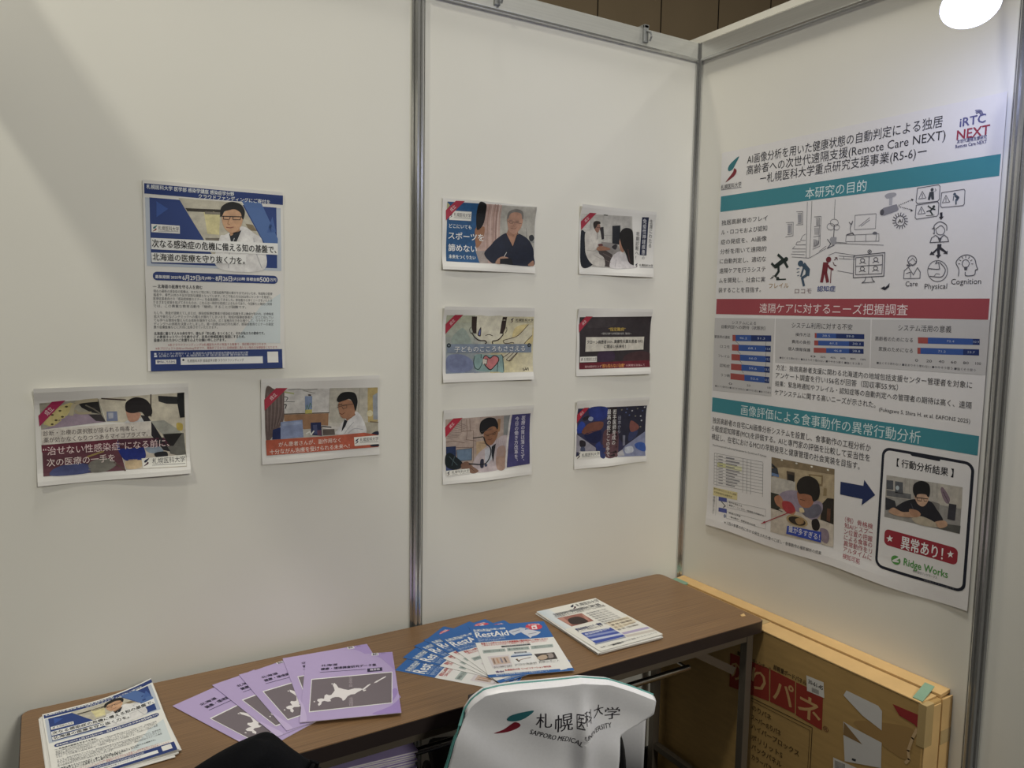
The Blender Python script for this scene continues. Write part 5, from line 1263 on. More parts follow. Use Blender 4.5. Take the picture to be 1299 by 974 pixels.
def art_hokkaido(a):
 a.T('北海道',37.1,45.5,39,10.9,'2a2440',3,1)
 a.T('健康・環境調査研究データ集',37.3,64,129.9,12.4,'2a2440',3,1)
 a.N([(35.9,79.7),(141.6,83)],1.88,'4a4468',3,0,0)
 a.P([(145,81.4),(180.3,80.5),(180.1,98),(145.1,98.7)],'2c2448',3)
 a.T('概要版',151.6,88.7,23.1,10.7,'d8d0e4',4,1)
 a.P([(158.5,-0.5),(174.9,-0.4),(175.3,13.9),(158.5,13.7)],'ece8f0',3)
 a.T('資料',160.6,6.7,12.6,10.5,'2a2440',4,1)
 a.T('2025',181.2,3.8,11.3,9.4,'7a6a9c',3,0)
 a.B([(210.6,292.7),(208.9,235.9),(218.2,223.4),(189.8,264.6),(148.9,290.4),(177.3,295.9)],'a68bd0',1)
 a.B([(152.3,-6.1),(207.3,2),(207.3,60.3),(210.9,105.2),(181.8,33.5)],'ae95d4',1)
 a.B([(196.8,195.4),(206.5,189.2),(207.8,211.9),(191.6,251.3),(197.3,224.4)],'a68bd0',1)
 a.B([(-0.1,215.5),(10.7,261),(13.7,294.9),(0,295.4)],'cbb8e4',1)
 a.P([(16.9,109.5),(203.2,107.1),(193.3,254.4),(17,260.5)],'f0ecf4',2)
 a.P([(18.5,113.8),(201.3,111.1),(192,251.4),(18.7,256.6)],'776c74',3)
 a.P([(68.7,138.4),(73.4,147.1),(78,162.6),(90.2,172.6),(100.4,178.2),(107.1,175.6),(113.7,172.8),(126.5,175.1),(133,180.2),(125.4,187.5),(118.9,193.1),(113.7,199.7),(105.2,200.1),(98.3,206.3),(92.2,221.8),(87.9,224.7),(85.3,213.2),(79.5,206.6),(71.3,205.1),(64.9,207.6),(60.5,214.1),(62.5,221.8),(56,222.4),(48.1,217.3),(43.1,220),(41.7,232.2),(36.7,237.5),(34.6,229.1),(38.1,222.6),(32.8,214.5),(33.8,207.4),(41.3,205.1),(47.7,208.1),(48.3,193.5),(52.7,188.7),(57.4,194.2),(62.4,194.2),(66.2,185.5),(70.1,174.8),(68.4,160.9),(65.6,148.7)],'ece6e8',4)
 a.P([(129.4,181.5),(136.3,172.9),(143.5,162.3),(150.1,157.5),(149.6,162.4),(141.5,173.8),(133.3,186)],'ece6e8',4)
 a.P([(157.3,156.7),(162.8,147.5),(169.6,142.5),(179.9,131.9),(187.8,126.9),(184.1,134.7),(174,143.3),(164.7,153.9)],'ece6e8',4)
 a.P([(132,185.8),(138.8,183.1),(139.3,187.1),(133.7,190.9)],'ece6e8',4)
 a.E(64.2,142.6,1.7,2.5,'ece6e8',4)
 a.E(27,217,1.6,2.7,'ece6e8',4)
 a.V('北海道地方図',105.5,114.3,164.4,'b4a8b0',4,0)
 a.V('全道圏域',105.4,212.4,251.2,'b4a8b0',4,0)
def art_rest_aid(a):
 a.R(0,0,210,104.4,'1a66b4',1)
 a.R(0,283,210,297,'1a66b4',1)
 a.T('思い通りに動けない方の新しい選択肢',7.5,28.7,87.3,12.2,'e8eef6',3,1)
 a.T('リハビリをもっと快適に',7.6,35.9,47.5,10.8,'e8eef6',3,1)
 a.T('RestAid',8.3,58.1,87.9,36.7,'f4f6fa',3,1)
 a.T('疲れにくい体をつくるための技術と',9.2,79.3,76.6,8.7,'b8cce6',3,0)
 a.T('臨床研究のご案内',9.7,90.6,71.8,8.6,'b8cce6',3,0)
 a.T('ボランティア募集中',9.8,97.9,55,8,'b8cce6',3,0)
 a.B([(99.4,51.4),(114.6,40),(136.2,34.5),(147.7,39.7),(138.5,56.5),(115.1,70.5),(108.6,77.2)],'c6ccdc',3)
 a.B([(133,58.6),(153.5,46.9),(177.3,63.4),(183,70.5),(168.8,86.1),(154.7,92.5),(147.8,100.1),(143.5,87.5),(136.7,74.4)],'d2d4e0',4)
 a.N([(108.2,57.2),(130.9,46)],3.59,'8a90a8',4,0,0)
 a.N([(148.7,76.5),(170.2,71.3)],3.55,'8a90a8',5,0,0)
 a.N([(134,32.9),(157.5,41.4)],4.91,'aab8c8',5,0,0)
 a.E(174,31.8,23,20.9,'d8344c',4)
 a.P([(167.7,26.3),(182.5,23.8),(179.9,48.5),(165.2,49)],'f0e4e4',5)
 a.E(173.2,37.9,4,4.9,'d8344c',6)
 a.T('参加募集',160.5,18.5,33.7,10.1,'f4dcdc',5,0)
 a.T('患者さんの声から生まれた医療機器の臨床研究にご参加ください',13.3,113.4,178.5,11.4,'c8343c',3,1)
 a.T('ご興味のある方はお気軽に札幌医科大学まで問い合わせください',13.3,124.7,172.6,9,'c8343c',3,0)
 a.P([(61.6,134.7),(138.2,133.2),(139.2,141.8),(62.1,143.7)],'3a4048',3)
 a.T('こんな方におすすめです',70.4,137.7,60.8,7.2,'e4e4e4',4,0)
 a.P([(10.8,151),(69,150.5),(67.6,167.7),(9.7,169.2)],'aebcb8',3)
 a.T('長時間の立ち仕事の方',13.3,159.4,52.5,9.7,'3c4444',4,0)
 a.P([(73.9,149.7),(131.8,148.9),(129.9,166.4),(72.3,168)],'aebcb8',3)
 a.T('重い荷物を持つ方',76.2,158.1,52.2,9.8,'3c4444',4,0)
 a.P([(136.9,148.2),(195.9,146.3),(193.4,163.9),(134.6,166.7)],'aebcb8',3)
 a.T('介護をされている方',138.9,156.1,53.3,10,'3c4444',4,0)
 a.P([(87.1,175.6),(119.1,175.9),(119.2,183.5),(86.8,184.2)],'5a6470',3)
 a.T('研究概要',90.6,180.3,24.1,6.4,'e8e8e8',4,0)
 a.P([(16.5,188),(72,187.4),(68,243.7),(18.1,252.1)],'ded6da',3)
 a.P([(22.8,197),(67.3,195.6),(66.3,233.3),(24.2,235.7)],'d0b8a8',4)
 a.N([(28.5,203.2),(27.9,228.8)],4.09,'9a7868',5,0,0)
 a.N([(37.7,203.3),(37.6,228.1)],4.10,'c89878',5,0,0)
 a.N([(47,203.4),(47.4,227.3)],4.11,'8a88a0',5,0,0)
 a.N([(56.2,203.6),(57.2,226.5)],4.12,'6a5a58',5,0,0)
 a.P([(74.3,195.8),(128.9,193.9),(129.1,200.4),(74,202)],'4a6a98',4)
 a.P([(74.7,204.3),(129.1,202.5),(127.1,241.8),(74.6,244.9)],'f2f2f2',3)
 a.N([(86.5,213.7),(88,227),(94.2,220.3),(114.5,213.6),(121.9,212.3)],3.08,'b89880',4,1,0)
 a.N([(83.7,215.8),(88.5,229.6)],3.07,'6a5a50',4,0,0)
 a.P([(84,184.2),(126.7,183.8),(128.9,193.9),(74.3,195.8)],'ccd8e8',3)
 a.P([(134.6,194.9),(187.4,193.7),(186.3,230.7),(140,232.8)],'4a4242',3)
 a.B([(136.9,217.6),(152.2,204.5),(168,207.4),(158,226.7),(143.2,229.2)],'c0a890',4)
 a.B([(164.9,201.5),(179.9,198.8),(178.7,219.9),(166.1,222.9)],'a09490',4)
 a.T('座位で装着する様子',21.5,247,46.3,8.4,'5a5a62',3,0)
 a.T('詳しくはホームページをご覧ください',21,253.4,46.4,4.4,'7a7a82',3,0)
 a.T('歩行の測定例',74.6,242.2,54.6,8.5,'5a5a62',3,0)
 a.T('詳しくはホームページをご覧ください',73.9,248.7,54.7,4.5,'7a7a82',3,0)
 a.T('背部サポート',135.5,239,52.5,8.7,'5a5a62',3,0)
 a.T('詳しくはホームページをご覧ください',134.6,245.5,52.6,4.6,'7a7a82',3,0)
 a.T('お問い合わせ',22,272.3,19.6,10.5,'5a2c80',3,1)
 a.T('札幌医科大学 リハビリテーション研究室',44.9,267.3,114.6,8.8,'c8343c',3,1)
 a.T('臨床研究 参加者募集 詳細はこちら お電話またはメールで',19.4,287.3,130.1,8.6,'d8e4f2',3,0)
 a.P([(176.4,276.9),(193.7,273.1),(195.3,286.9),(177.3,291)],'eceae6',3)
def art_newsletter(a):
 a.G(1.4,0.8,40,139.3,['c6d4de', 'dce2e6', 'd4dce2', 'f0eee8'],1)
 a.S(111.7,23,29,3,1)
 a.T('札幌医科大学',125.2,19.2,81.2,21.6,'4a4a54',3,0)
 a.T('医療従事者向けの感染症検査講習会のご案内と募集',29.2,44.8,162.8,15.8,'6a6a70',3,1)
 a.T('地域医療を支える人材育成プログラムの報告書',22.8,59.7,175.4,14.1,'6a6a70',3,0)
 a.T('本講座では最新の診断法と治療について学びます。',114.6,83,71.3,10.2,'6c6c74',3,0)
 a.T('本講座では最新の診断法と治療について学びます。',114.6,96.9,70.9,10.1,'6c6c74',3,0)
 a.T('本講座では最新の診断法と治療について学びます。',114.5,110.7,70.6,10,'6c6c74',3,0)
 a.T('本講座では最新の診断法と治療について学びます。',114.4,124.4,70.2,9.9,'6c6c74',3,0)
 a.T('本講座では最新の診断法と治療について学びます。',114.4,137.9,69.9,9.8,'6c6c74',3,0)
 a.T('本講座では最新の診断法と治療について学びます。',114.3,151.4,69.6,9.7,'6c6c74',3,0)
 a.T('本講座では最新の診断法と治療について学びます。',114.3,164.6,69.3,9.7,'6c6c74',3,0)
 a.P([(23.1,68.3),(105.1,72.7),(103.1,133),(25.8,135.4)],'a4685a',2)
 a.B([(43.7,92.1),(68.6,84.7),(85.4,93.8),(84.7,131.3),(38.2,126.2)],'3a2a28',3)
 a.P([(101.9,77),(104,95.4),(92.5,131.4),(88.1,116.4)],'c08878',3)
 a.P([(24,71.3),(42.2,72.8),(31.3,130.5),(28,124.6)],'c48a78',3)
 a.T('感染症検査セミナー開催',22.6,159.1,87.1,14.2,'20306c',3,1)
 a.T('オンライン配信もあります',19.3,171.4,86.6,9.8,'4a4a60',3,0)
 a.P([(121.8,159.9),(205.4,155),(204.9,197.2),(117.6,214.2)],'e2d6bc',2)
 a.T('講演・実習・交流会の開催日程',127.8,166,71.6,10.5,'8a6a40',3,0)
 a.T('講演・実習・交流会の開催日程',126.1,182.5,71.6,10.3,'6a5a50',3,1)
 a.T('講演・実習・交流会の開催日程',124.3,198.8,71.5,10.2,'8a6a40',3,0)
 a.T('講演・実習・交流会の開催日程',122.6,214.8,71.5,10.1,'6a5a50',3,0)
 a.P([(22.4,182.4),(115.2,192.9),(114.1,257.4),(17.7,254.2)],'3c54ae',2)
 a.P([(22.1,203.7),(114.9,212.7),(114.1,223.3),(21.3,214.6)],'8a98cc',3)
 a.P([(20.5,225.5),(116,235.3),(115.2,245.7),(20.3,237.9)],'c4cce6',3)
 a.T('参加登録受付中',26.4,196.2,81.9,11.1,'dfe4f4',4,1)
 a.P([(118.7,234.4),(205.8,239),(205.5,250.9),(117.9,247.2)],'b4a8cc',2)
 a.P([(115.7,252.2),(214.6,261.6),(212.4,273.1),(113.2,264.5)],'cfc6bc',2)
 a.P([(13.1,254.4),(111.8,259.2),(110.5,264.5),(12.2,261.2)],'9aa0b4',2)
 a.T('札幌医科大学 医療人育成センター',49,282.3,37.6,9.1,'3a3a40',3,1)
 a.T('お申し込み・お問い合わせ先 電話 メール ホームページ',14.1,280.7,188,8,'7a7a80',3,0)
def art_university_cloth(a):
 a.B([(127.5,-767),(106.8,-764.8),(84.8,-758.2),(75.3,-749.7),(78.6,-744),(95.1,-744),(111.1,-751.6)],'1f7580',2)
 a.B([(100.4,-738.1),(91.1,-741.5),(81.9,-734.9),(69.2,-725.5),(49.3,-719.2),(73.4,-719.2),(91.4,-724.5),(101.4,-731.8)],'8a1830',2)
 a.T('札',132.8,-745,32.1,31.8,'2a2630',2,0)
 a.T('幌',171.5,-735.9,39.2,37,'2a2630',2,0)
 a.T('医',217.9,-736.4,15.2,33,'2a2630',2,0)
 a.T('科',232.8,-742.3,19.3,27.9,'2a2630',2,0)
 a.T('大',258.7,-743.6,23.9,25.5,'2a2630',2,0)
 a.T('学',286.1,-733.2,32.8,26.5,'2a2630',2,0)
 a.T('SAPPORO MEDICAL',122.7,-720.1,111.7,12.6,'2a2630',2,0,16.2)
 a.T('UNIVERSITY',233.8,-703,66.9,11.5,'2a2630',2,0,-5.2)
def art_panel_carton(a):
 a.P([(342.2,-552.6),(486.5,-564.1),(492.3,-469.7),(344.8,-448.7)],'9a3020',1)
 a.P([(491.4,-564.6),(575.6,-565),(580.2,-474.9),(496,-470.4)],'9a3020',1)
 a.P([(579.1,-564.5),(664.5,-569),(667.2,-469.8),(583.8,-472.6)],'9a3020',1)
 a.P([(610.1,-598.1),(664,-601.8),(668.8,-560.2),(615.1,-556.5)],'d6d2cc',3)
 a.T('30-61-45',617.8,-585.1,45.1,12.4,'2a2624',4,1)
 a.N([(630.3,-572.2),(631,-560.7)],1.06,'2a2624',4,0,0)
 a.N([(632.8,-572.4),(633.5,-560.9)],1.06,'2a2624',4,0,0)
 a.N([(635.3,-572.7),(636,-561.2)],1.06,'2a2624',4,0,0)
 a.N([(637.7,-572.9),(638.5,-561.4)],1.06,'2a2624',4,0,0)
 a.N([(640.2,-573.1),(640.9,-561.6)],1.05,'2a2624',4,0,0)
 a.N([(642.7,-573.3),(643.4,-561.8)],1.05,'2a2624',4,0,0)
 a.N([(645.1,-573.5),(645.9,-562.1)],1.05,'2a2624',4,0,0)
 a.N([(647.6,-573.8),(648.3,-562.3)],1.05,'2a2624',4,0,0)
 a.N([(650,-574),(650.8,-562.5)],1.05,'2a2624',4,0,0)
 a.T('糊付発泡スチレンボード',369.5,-563.9,123.5,13.5,'4a3420',2,1)
 a.T('超軽量ボードパネル',501.5,-576.3,110.1,14.9,'3a2a1a',2,1)
 a.T('の',344.9,-507.9,41.1,64.3,'c89c60',2,1)
 a.T('り',426.9,-515.6,50.1,67.4,'c89c60',2,1)
 a.T('パ',505.8,-515.6,66,70.1,'c89c60',2,1)
 a.T('ネ',589.7,-511.1,70.6,67.8,'c89c60',2,1)
 a.T('®',669.9,-479.1,17.2,17.1,'6a3020',2,0)
 a.T('のりパネ',434.4,-424.9,68.2,18.6,'4c3818',2,1)
 a.T('スーパーのりパネ',433,-395.7,104.7,18.6,'4c3818',2,1)
 a.T('ハイパープロックス',434.8,-368.9,166.2,18.3,'4c3818',2,1)
 a.T('ポリリットS',436.7,-336.1,110.3,18.6,'4c3818',2,1)
 a.T('パックパネル',438.4,-307.7,107.4,18.6,'4c3818',2,1)
 a.T('カラーパネル',440.2,-277.2,89.2,18.7,'4c3818',2,1)
 a.N([(429.4,-451.4),(637.4,-462.5),(638.5,-332.8)],2.10,'3a2c18',2,0,0)
 a.N([(429.9,-443),(630.8,-451.7),(630.9,-328.6)],1.31,'3a2c18',2,0,0)
 a.P([(724,-593.6),(731.6,-609.9),(819.8,-609.9),(830.7,-601.4),(833.1,-552.5),(779.5,-565.5)],'cfccca',3)
 a.P([(728.6,-524.4),(757.7,-522),(835.3,-521.7),(837.8,-457),(739,-421.9),(731.2,-485)],'cbc8c6',3)
 a.P([(730.2,-523.7),(784.6,-491),(730.9,-489.6)],'8c6c40',4)
 a.P([(759.1,-441.3),(770.5,-443.5),(769.4,-437.3),(758.5,-435.2)],'3a3a40',4)
 a.P([(705.6,-414.8),(774.4,-422.5),(766.3,-393.8),(707.9,-380.9)],'d2cec8',3)
 a.N([(711.3,-409.5),(713,-383.6)],1.13,'2a2624',4,0,0)
 a.N([(713.9,-409.9),(715.6,-384.1)],1.13,'2a2624',4,0,0)
 a.N([(716.5,-410.3),(718.2,-384.5)],1.13,'2a2624',4,0,0)
 a.N([(719.1,-410.7),(720.8,-385)],1.13,'2a2624',4,0,0)
 a.N([(721.6,-411.2),(723.3,-385.4)],1.12,'2a2624',4,0,0)
 a.N([(724.2,-411.6),(725.9,-385.9)],1.12,'2a2624',4,0,0)
 a.N([(726.8,-412),(728.5,-386.3)],1.12,'2a2624',4,0,0)
 a.N([(729.3,-412.4),(731.1,-386.8)],1.12,'2a2624',4,0,0)
 a.N([(731.9,-412.8),(733.6,-387.2)],1.12,'2a2624',4,0,0)
 a.N([(734.5,-413.2),(736.2,-387.7)],1.12,'2a2624',4,0,0)
 a.N([(737,-413.7),(738.7,-388.1)],1.12,'2a2624',4,0,0)
 a.N([(739.6,-414.1),(741.3,-388.5)],1.12,'2a2624',4,0,0)
 a.P([(856.3,-631.5),(922.3,-634.9),(924.8,-600.4),(912.6,-607.5),(874.9,-611.3)],'9a2c2c',3)
 a.B([(756.8,-535.7),(831.8,-572.4),(902.7,-593.8),(912.6,-576.8),(901.7,-513.6),(840.4,-515.2)],'a58046',1)
 a.N([(919.8,-597.9),(910.8,-571.5),(902.4,-536.2),(906,-515.9),(898.1,-502.8)],6.78,'caa878',3,0,0)
# ------------------------------------------------------------------ the booth
struct('floor', bx(-7, -7, -.05, 7, 7.5, 0), 'carpet')
struct('wall_far', bx(-9, 6.0, 0, 12, 6.1, 7), 'hall')
for k in range(10):
    struct('trim_%d' % (k + 3), bx(-1 + k * 1.02, 5.992, 0, -.988 + k * 1.02, 6.001, 7), 'groove')
struct('wall_back', bx(-1.975, -.002, .0, -.992, .002, 2.372), 'panel')
struct('wall_back.001', bx(-.988, -.002, .0, -.005, .002, 2.372), 'panel')
struct('wall_right', bx(-.002, -.988, .0, .002, -.005, 2.372), 'panel')
struct('wall_right.001', bx(-.002, -1.975, .0, .002, -.992, 2.372), 'panel')
struct('baseboard_back', bx(-1.96, -.014, 0, -.02, .012, .085), 'dark')
struct('baseboard_right', bx(-.012, -1.96, 0, .012, -.02, .085), 'dark')
struct('trim_1', bx(-2.0, -1.97, 2.10, -1.985, -.02, 2.40), 'panel')     # name board along the open side of the booth
def post_profile(R=.0205):
    P = []
    for k in range(8):
        a = math.pi / 8 + k * math.pi / 4; c = math.cos(math.pi / 8)
        m_ = a + math.pi / 8; d = Vector((math.cos(m_), math.sin(m_))); t = Vector((-d.y, d.x))
        h = R * math.sin(math.pi / 8)
        P.append((R * math.cos(a), R * math.sin(a)))
        for sgn, dep in ((-.0028, 0), (-.0028, -.006), (.0028, -.006), (.0028, 0)): q = d * (R * c + dep) + t * sgn; P.append((q.x, q.y))
    return P
for x, y, lab in ((-.99, 0, 'vertical aluminium post between the two back wall panels'), (0, 0, 'aluminium corner post where back wall and right wall meet'), (0, -.99, 'wide aluminium post right of the large research poster'), (-1.98, 0, 'aluminium post at the outer left end of the back wall')):
    if x < -1.5: o = struct('trim_13', prism(bmesh.new(), post_profile(), 0, 2.43), 'alu', loc=(x, y, 0)); continue
    o = obj('exhibition_post', prism(bmesh.new(), post_profile(), 0, 2.425), 'alu', loc=(x, y, 0)); tag(o, lab, 'post')
def rail(name, a, b, axis, label):
    t = thing(name, label, 'rail')
    def B_(u0, w0, z0, u1, w1, z1, bev=0): return bx(u0, w0, z0, u1, w1, z1, bev=bev) if axis == 0 else bx(w0, u0, z0, w1, u1, z1, bev=bev)
    obj('rail_face', B_(a, -.013, 2.374, b, .013, 2.424, .0015), 'alur', t)
    obj('lower_lip', B_(a, -.0165, 2.366, b, .0165, 2.3735, .001), 'alu', t)
    return t
rail('top_rail', -.969, -.021, 0, 'aluminium top rail above the six small notices, holding two clips')
rail('top_rail', -1.959, -1.011, 0, 'aluminium top rail over the left back wall panel')
rail('top_rail', -.969, -.021, 1, 'aluminium top rail above the large research poster')
rail('top_rail', -1.959, -1.011, 1, 'aluminium top rail of the plain panel beyond the right post')
struct('trim_2', box(bx(.035, -2.0, 2.40, .075, .10, 2.443), .035, -2.0, 2.447, .075, .10, 2.468), 'panel')  # top of the neighbouring booth's wall
def clip(x, lab):
    t = thing('rail_clip', lab, 'clip', (x, -.0135, 2.40), 0, 'clips on the top rail')
    obj('clip_body', box(bx(-.009, -.007, -.018, .009, 0, .034, bev=.002), -.009, -.007, .025, .009, .03, .034), 'plastic', t)
    bm = bmesh.new(); tube(bm, [(.002, -.007, .016), (.002, -.022, .008), (.003, -.026, -.006), (.004, -.018, -.016)], .0035, 8); obj('hook', bm, 'plastic', t, True)
clip(-.765, 'grey plastic clip on the top rail nearer the middle post'); clip(-.243, 'grey plastic clip on the top rail nearer the wall corner')
# arm floodlight
t = thing('arm_floodlight', 'lit white arm floodlight fixed to the rail above the large poster', 'lamp', (0, -.93, 2.4245))
LP = Vector((-.30, -.098, -.2555)); LD = Vector((-.45, -.35, -.82)).normalized()
obj('rail_bracket', box(bx(-.0225, -.03, .0005, .02, .03, .014, bev=.002), -.0225, -.03, -.05, -.0175, .03, .006), 'lampbody', t)
bm = bmesh.new(); tube(bm, cr([(-.005, 0, .01), (-.08, 0, .06), (-.2, -.03, .02), (-.265, -.06, -.12), tuple(LP - LD * .05)], 6, False), .007, 10); obj('arm', bm, 'lampbody', t, True)
q = LD.to_track_quat('Z', 'Y')
def lathe(prof, loc, q, n=28):
    bm = bmesh.new(); R = [[bm.verts.new(loc + q @ Vector((r * math.cos(2 * math.pi * k / n), r * math.sin(2 * math.pi * k / n), z))) for k in range(n)] for r, z in prof]
    for A, B in zip(R, R[1:]):
        for k in range(n): bm.faces.new((A[k], A[(k + 1) % n], B[(k + 1) % n], B[k]))
    bm.faces.new(R[0][::-1]); bm.faces.new(R[-1]); return bm
obj('lamp_head', lathe([(.018, -.07), (.03, -.06), (.042, -.02), (.052, .0), (.052, .006), (.046, .006), (.044, -.004)], LP, q), 'lampbody', t, True)
obj('lit_lens', lathe([(.0435, -.004), (.0435, .001)], LP, q), 'led', t)
pd = bpy.data.lights.new('floodlight_bulb', 'POINT'); pd.energy = 12; pd.color = (.58, .64, 1); pd.shadow_soft_size = .03; lo = bpy.data.objects.new('floodlight_bulb', pd); COL.objects.link(lo); lo.parent = t; lo.location = LP + LD * .05
# ------------------------------------------------------------------ folding table
TX0, TX1, TY0, TY1 = -1.912, -.1125, -.467, -.022
t = thing('folding_table', 'long brown wood-grain folding table standing against the back wall', 'table', ((TX0 + TX1) / 2, (TY0 + TY1) / 2, 0))
ox, oy = t.location.x, t.location.y
def rr(x0, y0, x1, y1, r, n=6):
    P = []
    for cx, cy, a in ((x1 - r, y0 + r, -90), (x1 - r, y1 - r, 0), (x0 + r, y1 - r, 90), (x0 + r, y0 + r, 180)):
        P += [(cx + r * math.cos(math.radians(a + k * 90 / n)), cy + r * math.sin(math.radians(a + k * 90 / n))) for k in range(n + 1)]
    return P
hw, hd = (TX1 - TX0) / 2, (TY1 - TY0) / 2
obj('table_edge', prism(bmesh.new(), rr(-hw, -hd, hw, hd, .022), .667, .6985), 'edge', t)
obj('table_top', prism(bmesh.new(), rr(-hw + .0015, -hd + .0015, hw - .0015, hd - .0015, .021), .6975, .7), 'wood', t)
obj('apron', bx(-hw + .06, -hd + .022, .638, hw - .05, -hd + .042, .667), 'steel', t)
obj('apron', bx(-hw + .06, hd - .042, .638, hw - .05, hd - .022, .667), 'steel', t)
for sx in (-1, 1):
    lx = sx * (hw - .033)
    for ly in (-hd + .036, hd - .036):
        l = obj('leg', bx(lx - .0125, ly - .0125, .012, lx + .0125, ly + .0125, .667, bev=.002), 'steel', t)
        obj('leg_cap', bx(lx - .015, ly - .015, 0, lx + .015, ly + .015, .03, bev=.003), 'black', l)
    obj('end_bar', bx(lx - .01, -hd + .04, .62, lx + .01, hd - .04, .64), 'steel', t)
    obj('stretcher', bx(lx - .01, -hd + .04, .12, lx + .01, hd - .04, .14), 'steel', t)
    for ly in (-hd + .052, hd - .052):
        bm = bmesh.new(); a = Vector((lx - sx * .215, ly, .648)); b_ = Vector((lx - sx * .03, ly, .542)); d = (b_ - a).normalized(); nrm = Vector((-d.z, 0, d.x)) * .011
        V = [bm.verts.new(p + Vector((0, s, 0))) for s in (-.002, .002) for p in (a - nrm, b_ - nrm, b_ + nrm, a + nrm)]
        bm.faces.new(V[:4]); bm.faces.new(V[4:][::-1])
        for k in range(4): bm.faces.new((V[k], V[(k + 1) % 4], V[4 + (k + 1) % 4], V[4 + k]))
        obj('folding_brace', bm, 'steel', t)
bm = bmesh.new()
sh = obj('under_shelf', tube(bmesh.new(), [(-hw + .12, -hd + .105, .56), (hw - .19, -hd + .105, .56)], .009, 12), 'chrome', t, True)
for y in (-hd + .19, -hd + .275, -hd + .36): obj('shelf_rod', tube(bmesh.new(), [(-hw + .12, y, .56), (hw - .19, y, .56)], .004, 8), 'chrome', sh, True)
for x in (-hw + .16, -.3, .3, hw - .5): obj('shelf_hanger', tube(bmesh.new(), [(x, -hd + .105, .56), (x, -hd + .06, .645)], .004, 8), 'chrome', sh, True); 
for x in (-hw + .12, -.3, .3, hw - .19): obj('shelf_crossbar', tube(bmesh.new(), [(x, -hd + .105, .558), (x, -hd + .36, .558)], .004, 8), 'chrome', sh, True)
TT = .7002
bm = bmesh.new(); P = [(-.008, -.004, 0), (.006, -.006, 0), (.009, .003, .004), (-.005, .005, .001)]
v = [bm.verts.new(p) for p in P] + [bm.verts.new((a, b_, c + .0008)) for a, b_, c in P]
bm.faces.new(v[:4][::-1]); bm.faces.new(v[4:])
for k in range(4): bm.faces.new((v[k], v[(k + 1) % 4], v[4 + (k + 1) % 4], v[4 + k]))
tag(obj('paper_scrap', bm, 'cardl', loc=(-.147, -.412, TT)), 'tiny pale scrap of torn paper on the table near its right end', 'scrap')
# ------------------------------------------------------------------ notices on the back wall
def wall_place(x0, z0, x1, z1, W, H, top, bot, seed, lift=.0012):
    rn = random.Random(seed); ph = rn.random() * 6; k1 = rn.uniform(.6, 1.3); k2 = rn.uniform(.6, 1.3)
    def f(u, v, z):
        a = u / W; b = v / H
        out = lift + top * math.exp(-(v / 26) ** 2) * (.62 + .38 * math.sin(a * math.pi * 2 * k1 + ph)) + bot * math.exp(-((H - v) / 24) ** 2) * (.62 + .38 * math.cos(a * math.pi * 2 * k2 + ph))
        out += .0009 * (1 + math.sin(b * 9 + a * 4 + ph))
        return (x0 + (x1 - x0) * a, -.0022 - out - z, z0 + (z1 - z0) * b)
    return f
def notice(fn, W, H, rect, label, name='printed_notice', cat='notice', group=None, top=.010, bot=.008, seed=1):
    a = Art(W, H); fn(a); o = a.build(name, wall_place(*rect, W, H, top, bot, seed), 9 if H < 300 else 14)
    return tag(o, label, cat, group)
notice(art_crowd, 297, 420, (-1.645, 1.838, -1.341, 1.418), 'tall blue and white poster of a man in white coat, topmost on left panel', 'crowdfunding_poster', 'poster', top=.004, bot=.003, seed=3)
g = 'small landscape notices taped on the back wall'
A4 = (297, 210)
notice(art_mycoplasma, *A4, (-1.864, 1.389, -1.562, 1.180), 'notice with maroon lower half and a dark-haired figure, lower left on the left panel', group=g, top=.014, bot=.011, seed=4)
notice(art_cancer_visit, *A4, (-1.399, 1.393, -1.097, 1.183), 'notice with orange band and doctor in white coat, beside the middle post', group=g, top=.012, bot=.006, seed=5)
notice(art_sports, *A4, (-.918, 1.862, -.620, 1.673), 'notice with blue left side and man in navy scrubs, top row', group=g, top=.013, bot=.009, seed=6)
notice(art_diagnosis, *A4, (-.464, 1.882, -.170, 1.677), 'notice showing a seated doctor and a long-haired patient, top row right', group=g, top=.012, bot=.010, seed=7)
notice(art_child_heart, *A4, (-.914, 1.574, -.621, 1.366), 'watercolour notice of a crying child with a pink heart, middle row', group=g, top=.011, bot=.010, seed=8)
notice(art_crohn, *A4, (-.464, 1.576, -.172, 1.369), 'dark notice with a white text box and red strip, middle row right', group=g, top=.009, bot=.010, seed=9)
notice(art_work_reform, *A4, (-.911, 1.291, -.618, 1.082), 'notice of a man with stethoscope and a purple text strip, bottom row', group=g, top=.010, bot=.012, seed=10)
notice(art_resident_doctors, *A4, (-.463, 1.295, -.174, 1.082), 'dark blue notice of an operating theatre, bottom row nearest the corner', group=g, top=.012, bot=.011, seed=11)
# ------------------------------------------------------------------ large research poster on the right wall
a = Art(841, 1189, 'e4e2e2'); art_research(a)
def rp_place(u, v, z):
    b = v / 1189; y = -.118 - .841 * u / 841; 
    out = .002 + .0015 * math.sin(u / 130) * b + .006 * math.exp(-((1189 - v) / 40) ** 2) * (.5 + .5 * math.sin(u / 75 + .6)) + .002 * math.exp(-((841 - u) / 60) ** 2)
    return (-.0022 - out - z, y, 2.066 - 1.189 * b + .0035 * math.exp(-((1189 - v) / 60) ** 2) * math.sin(u / 60))
tag(a.build('research_poster', rp_place, 22), 'large white research poster with teal and red bands on the right wall', 'poster')
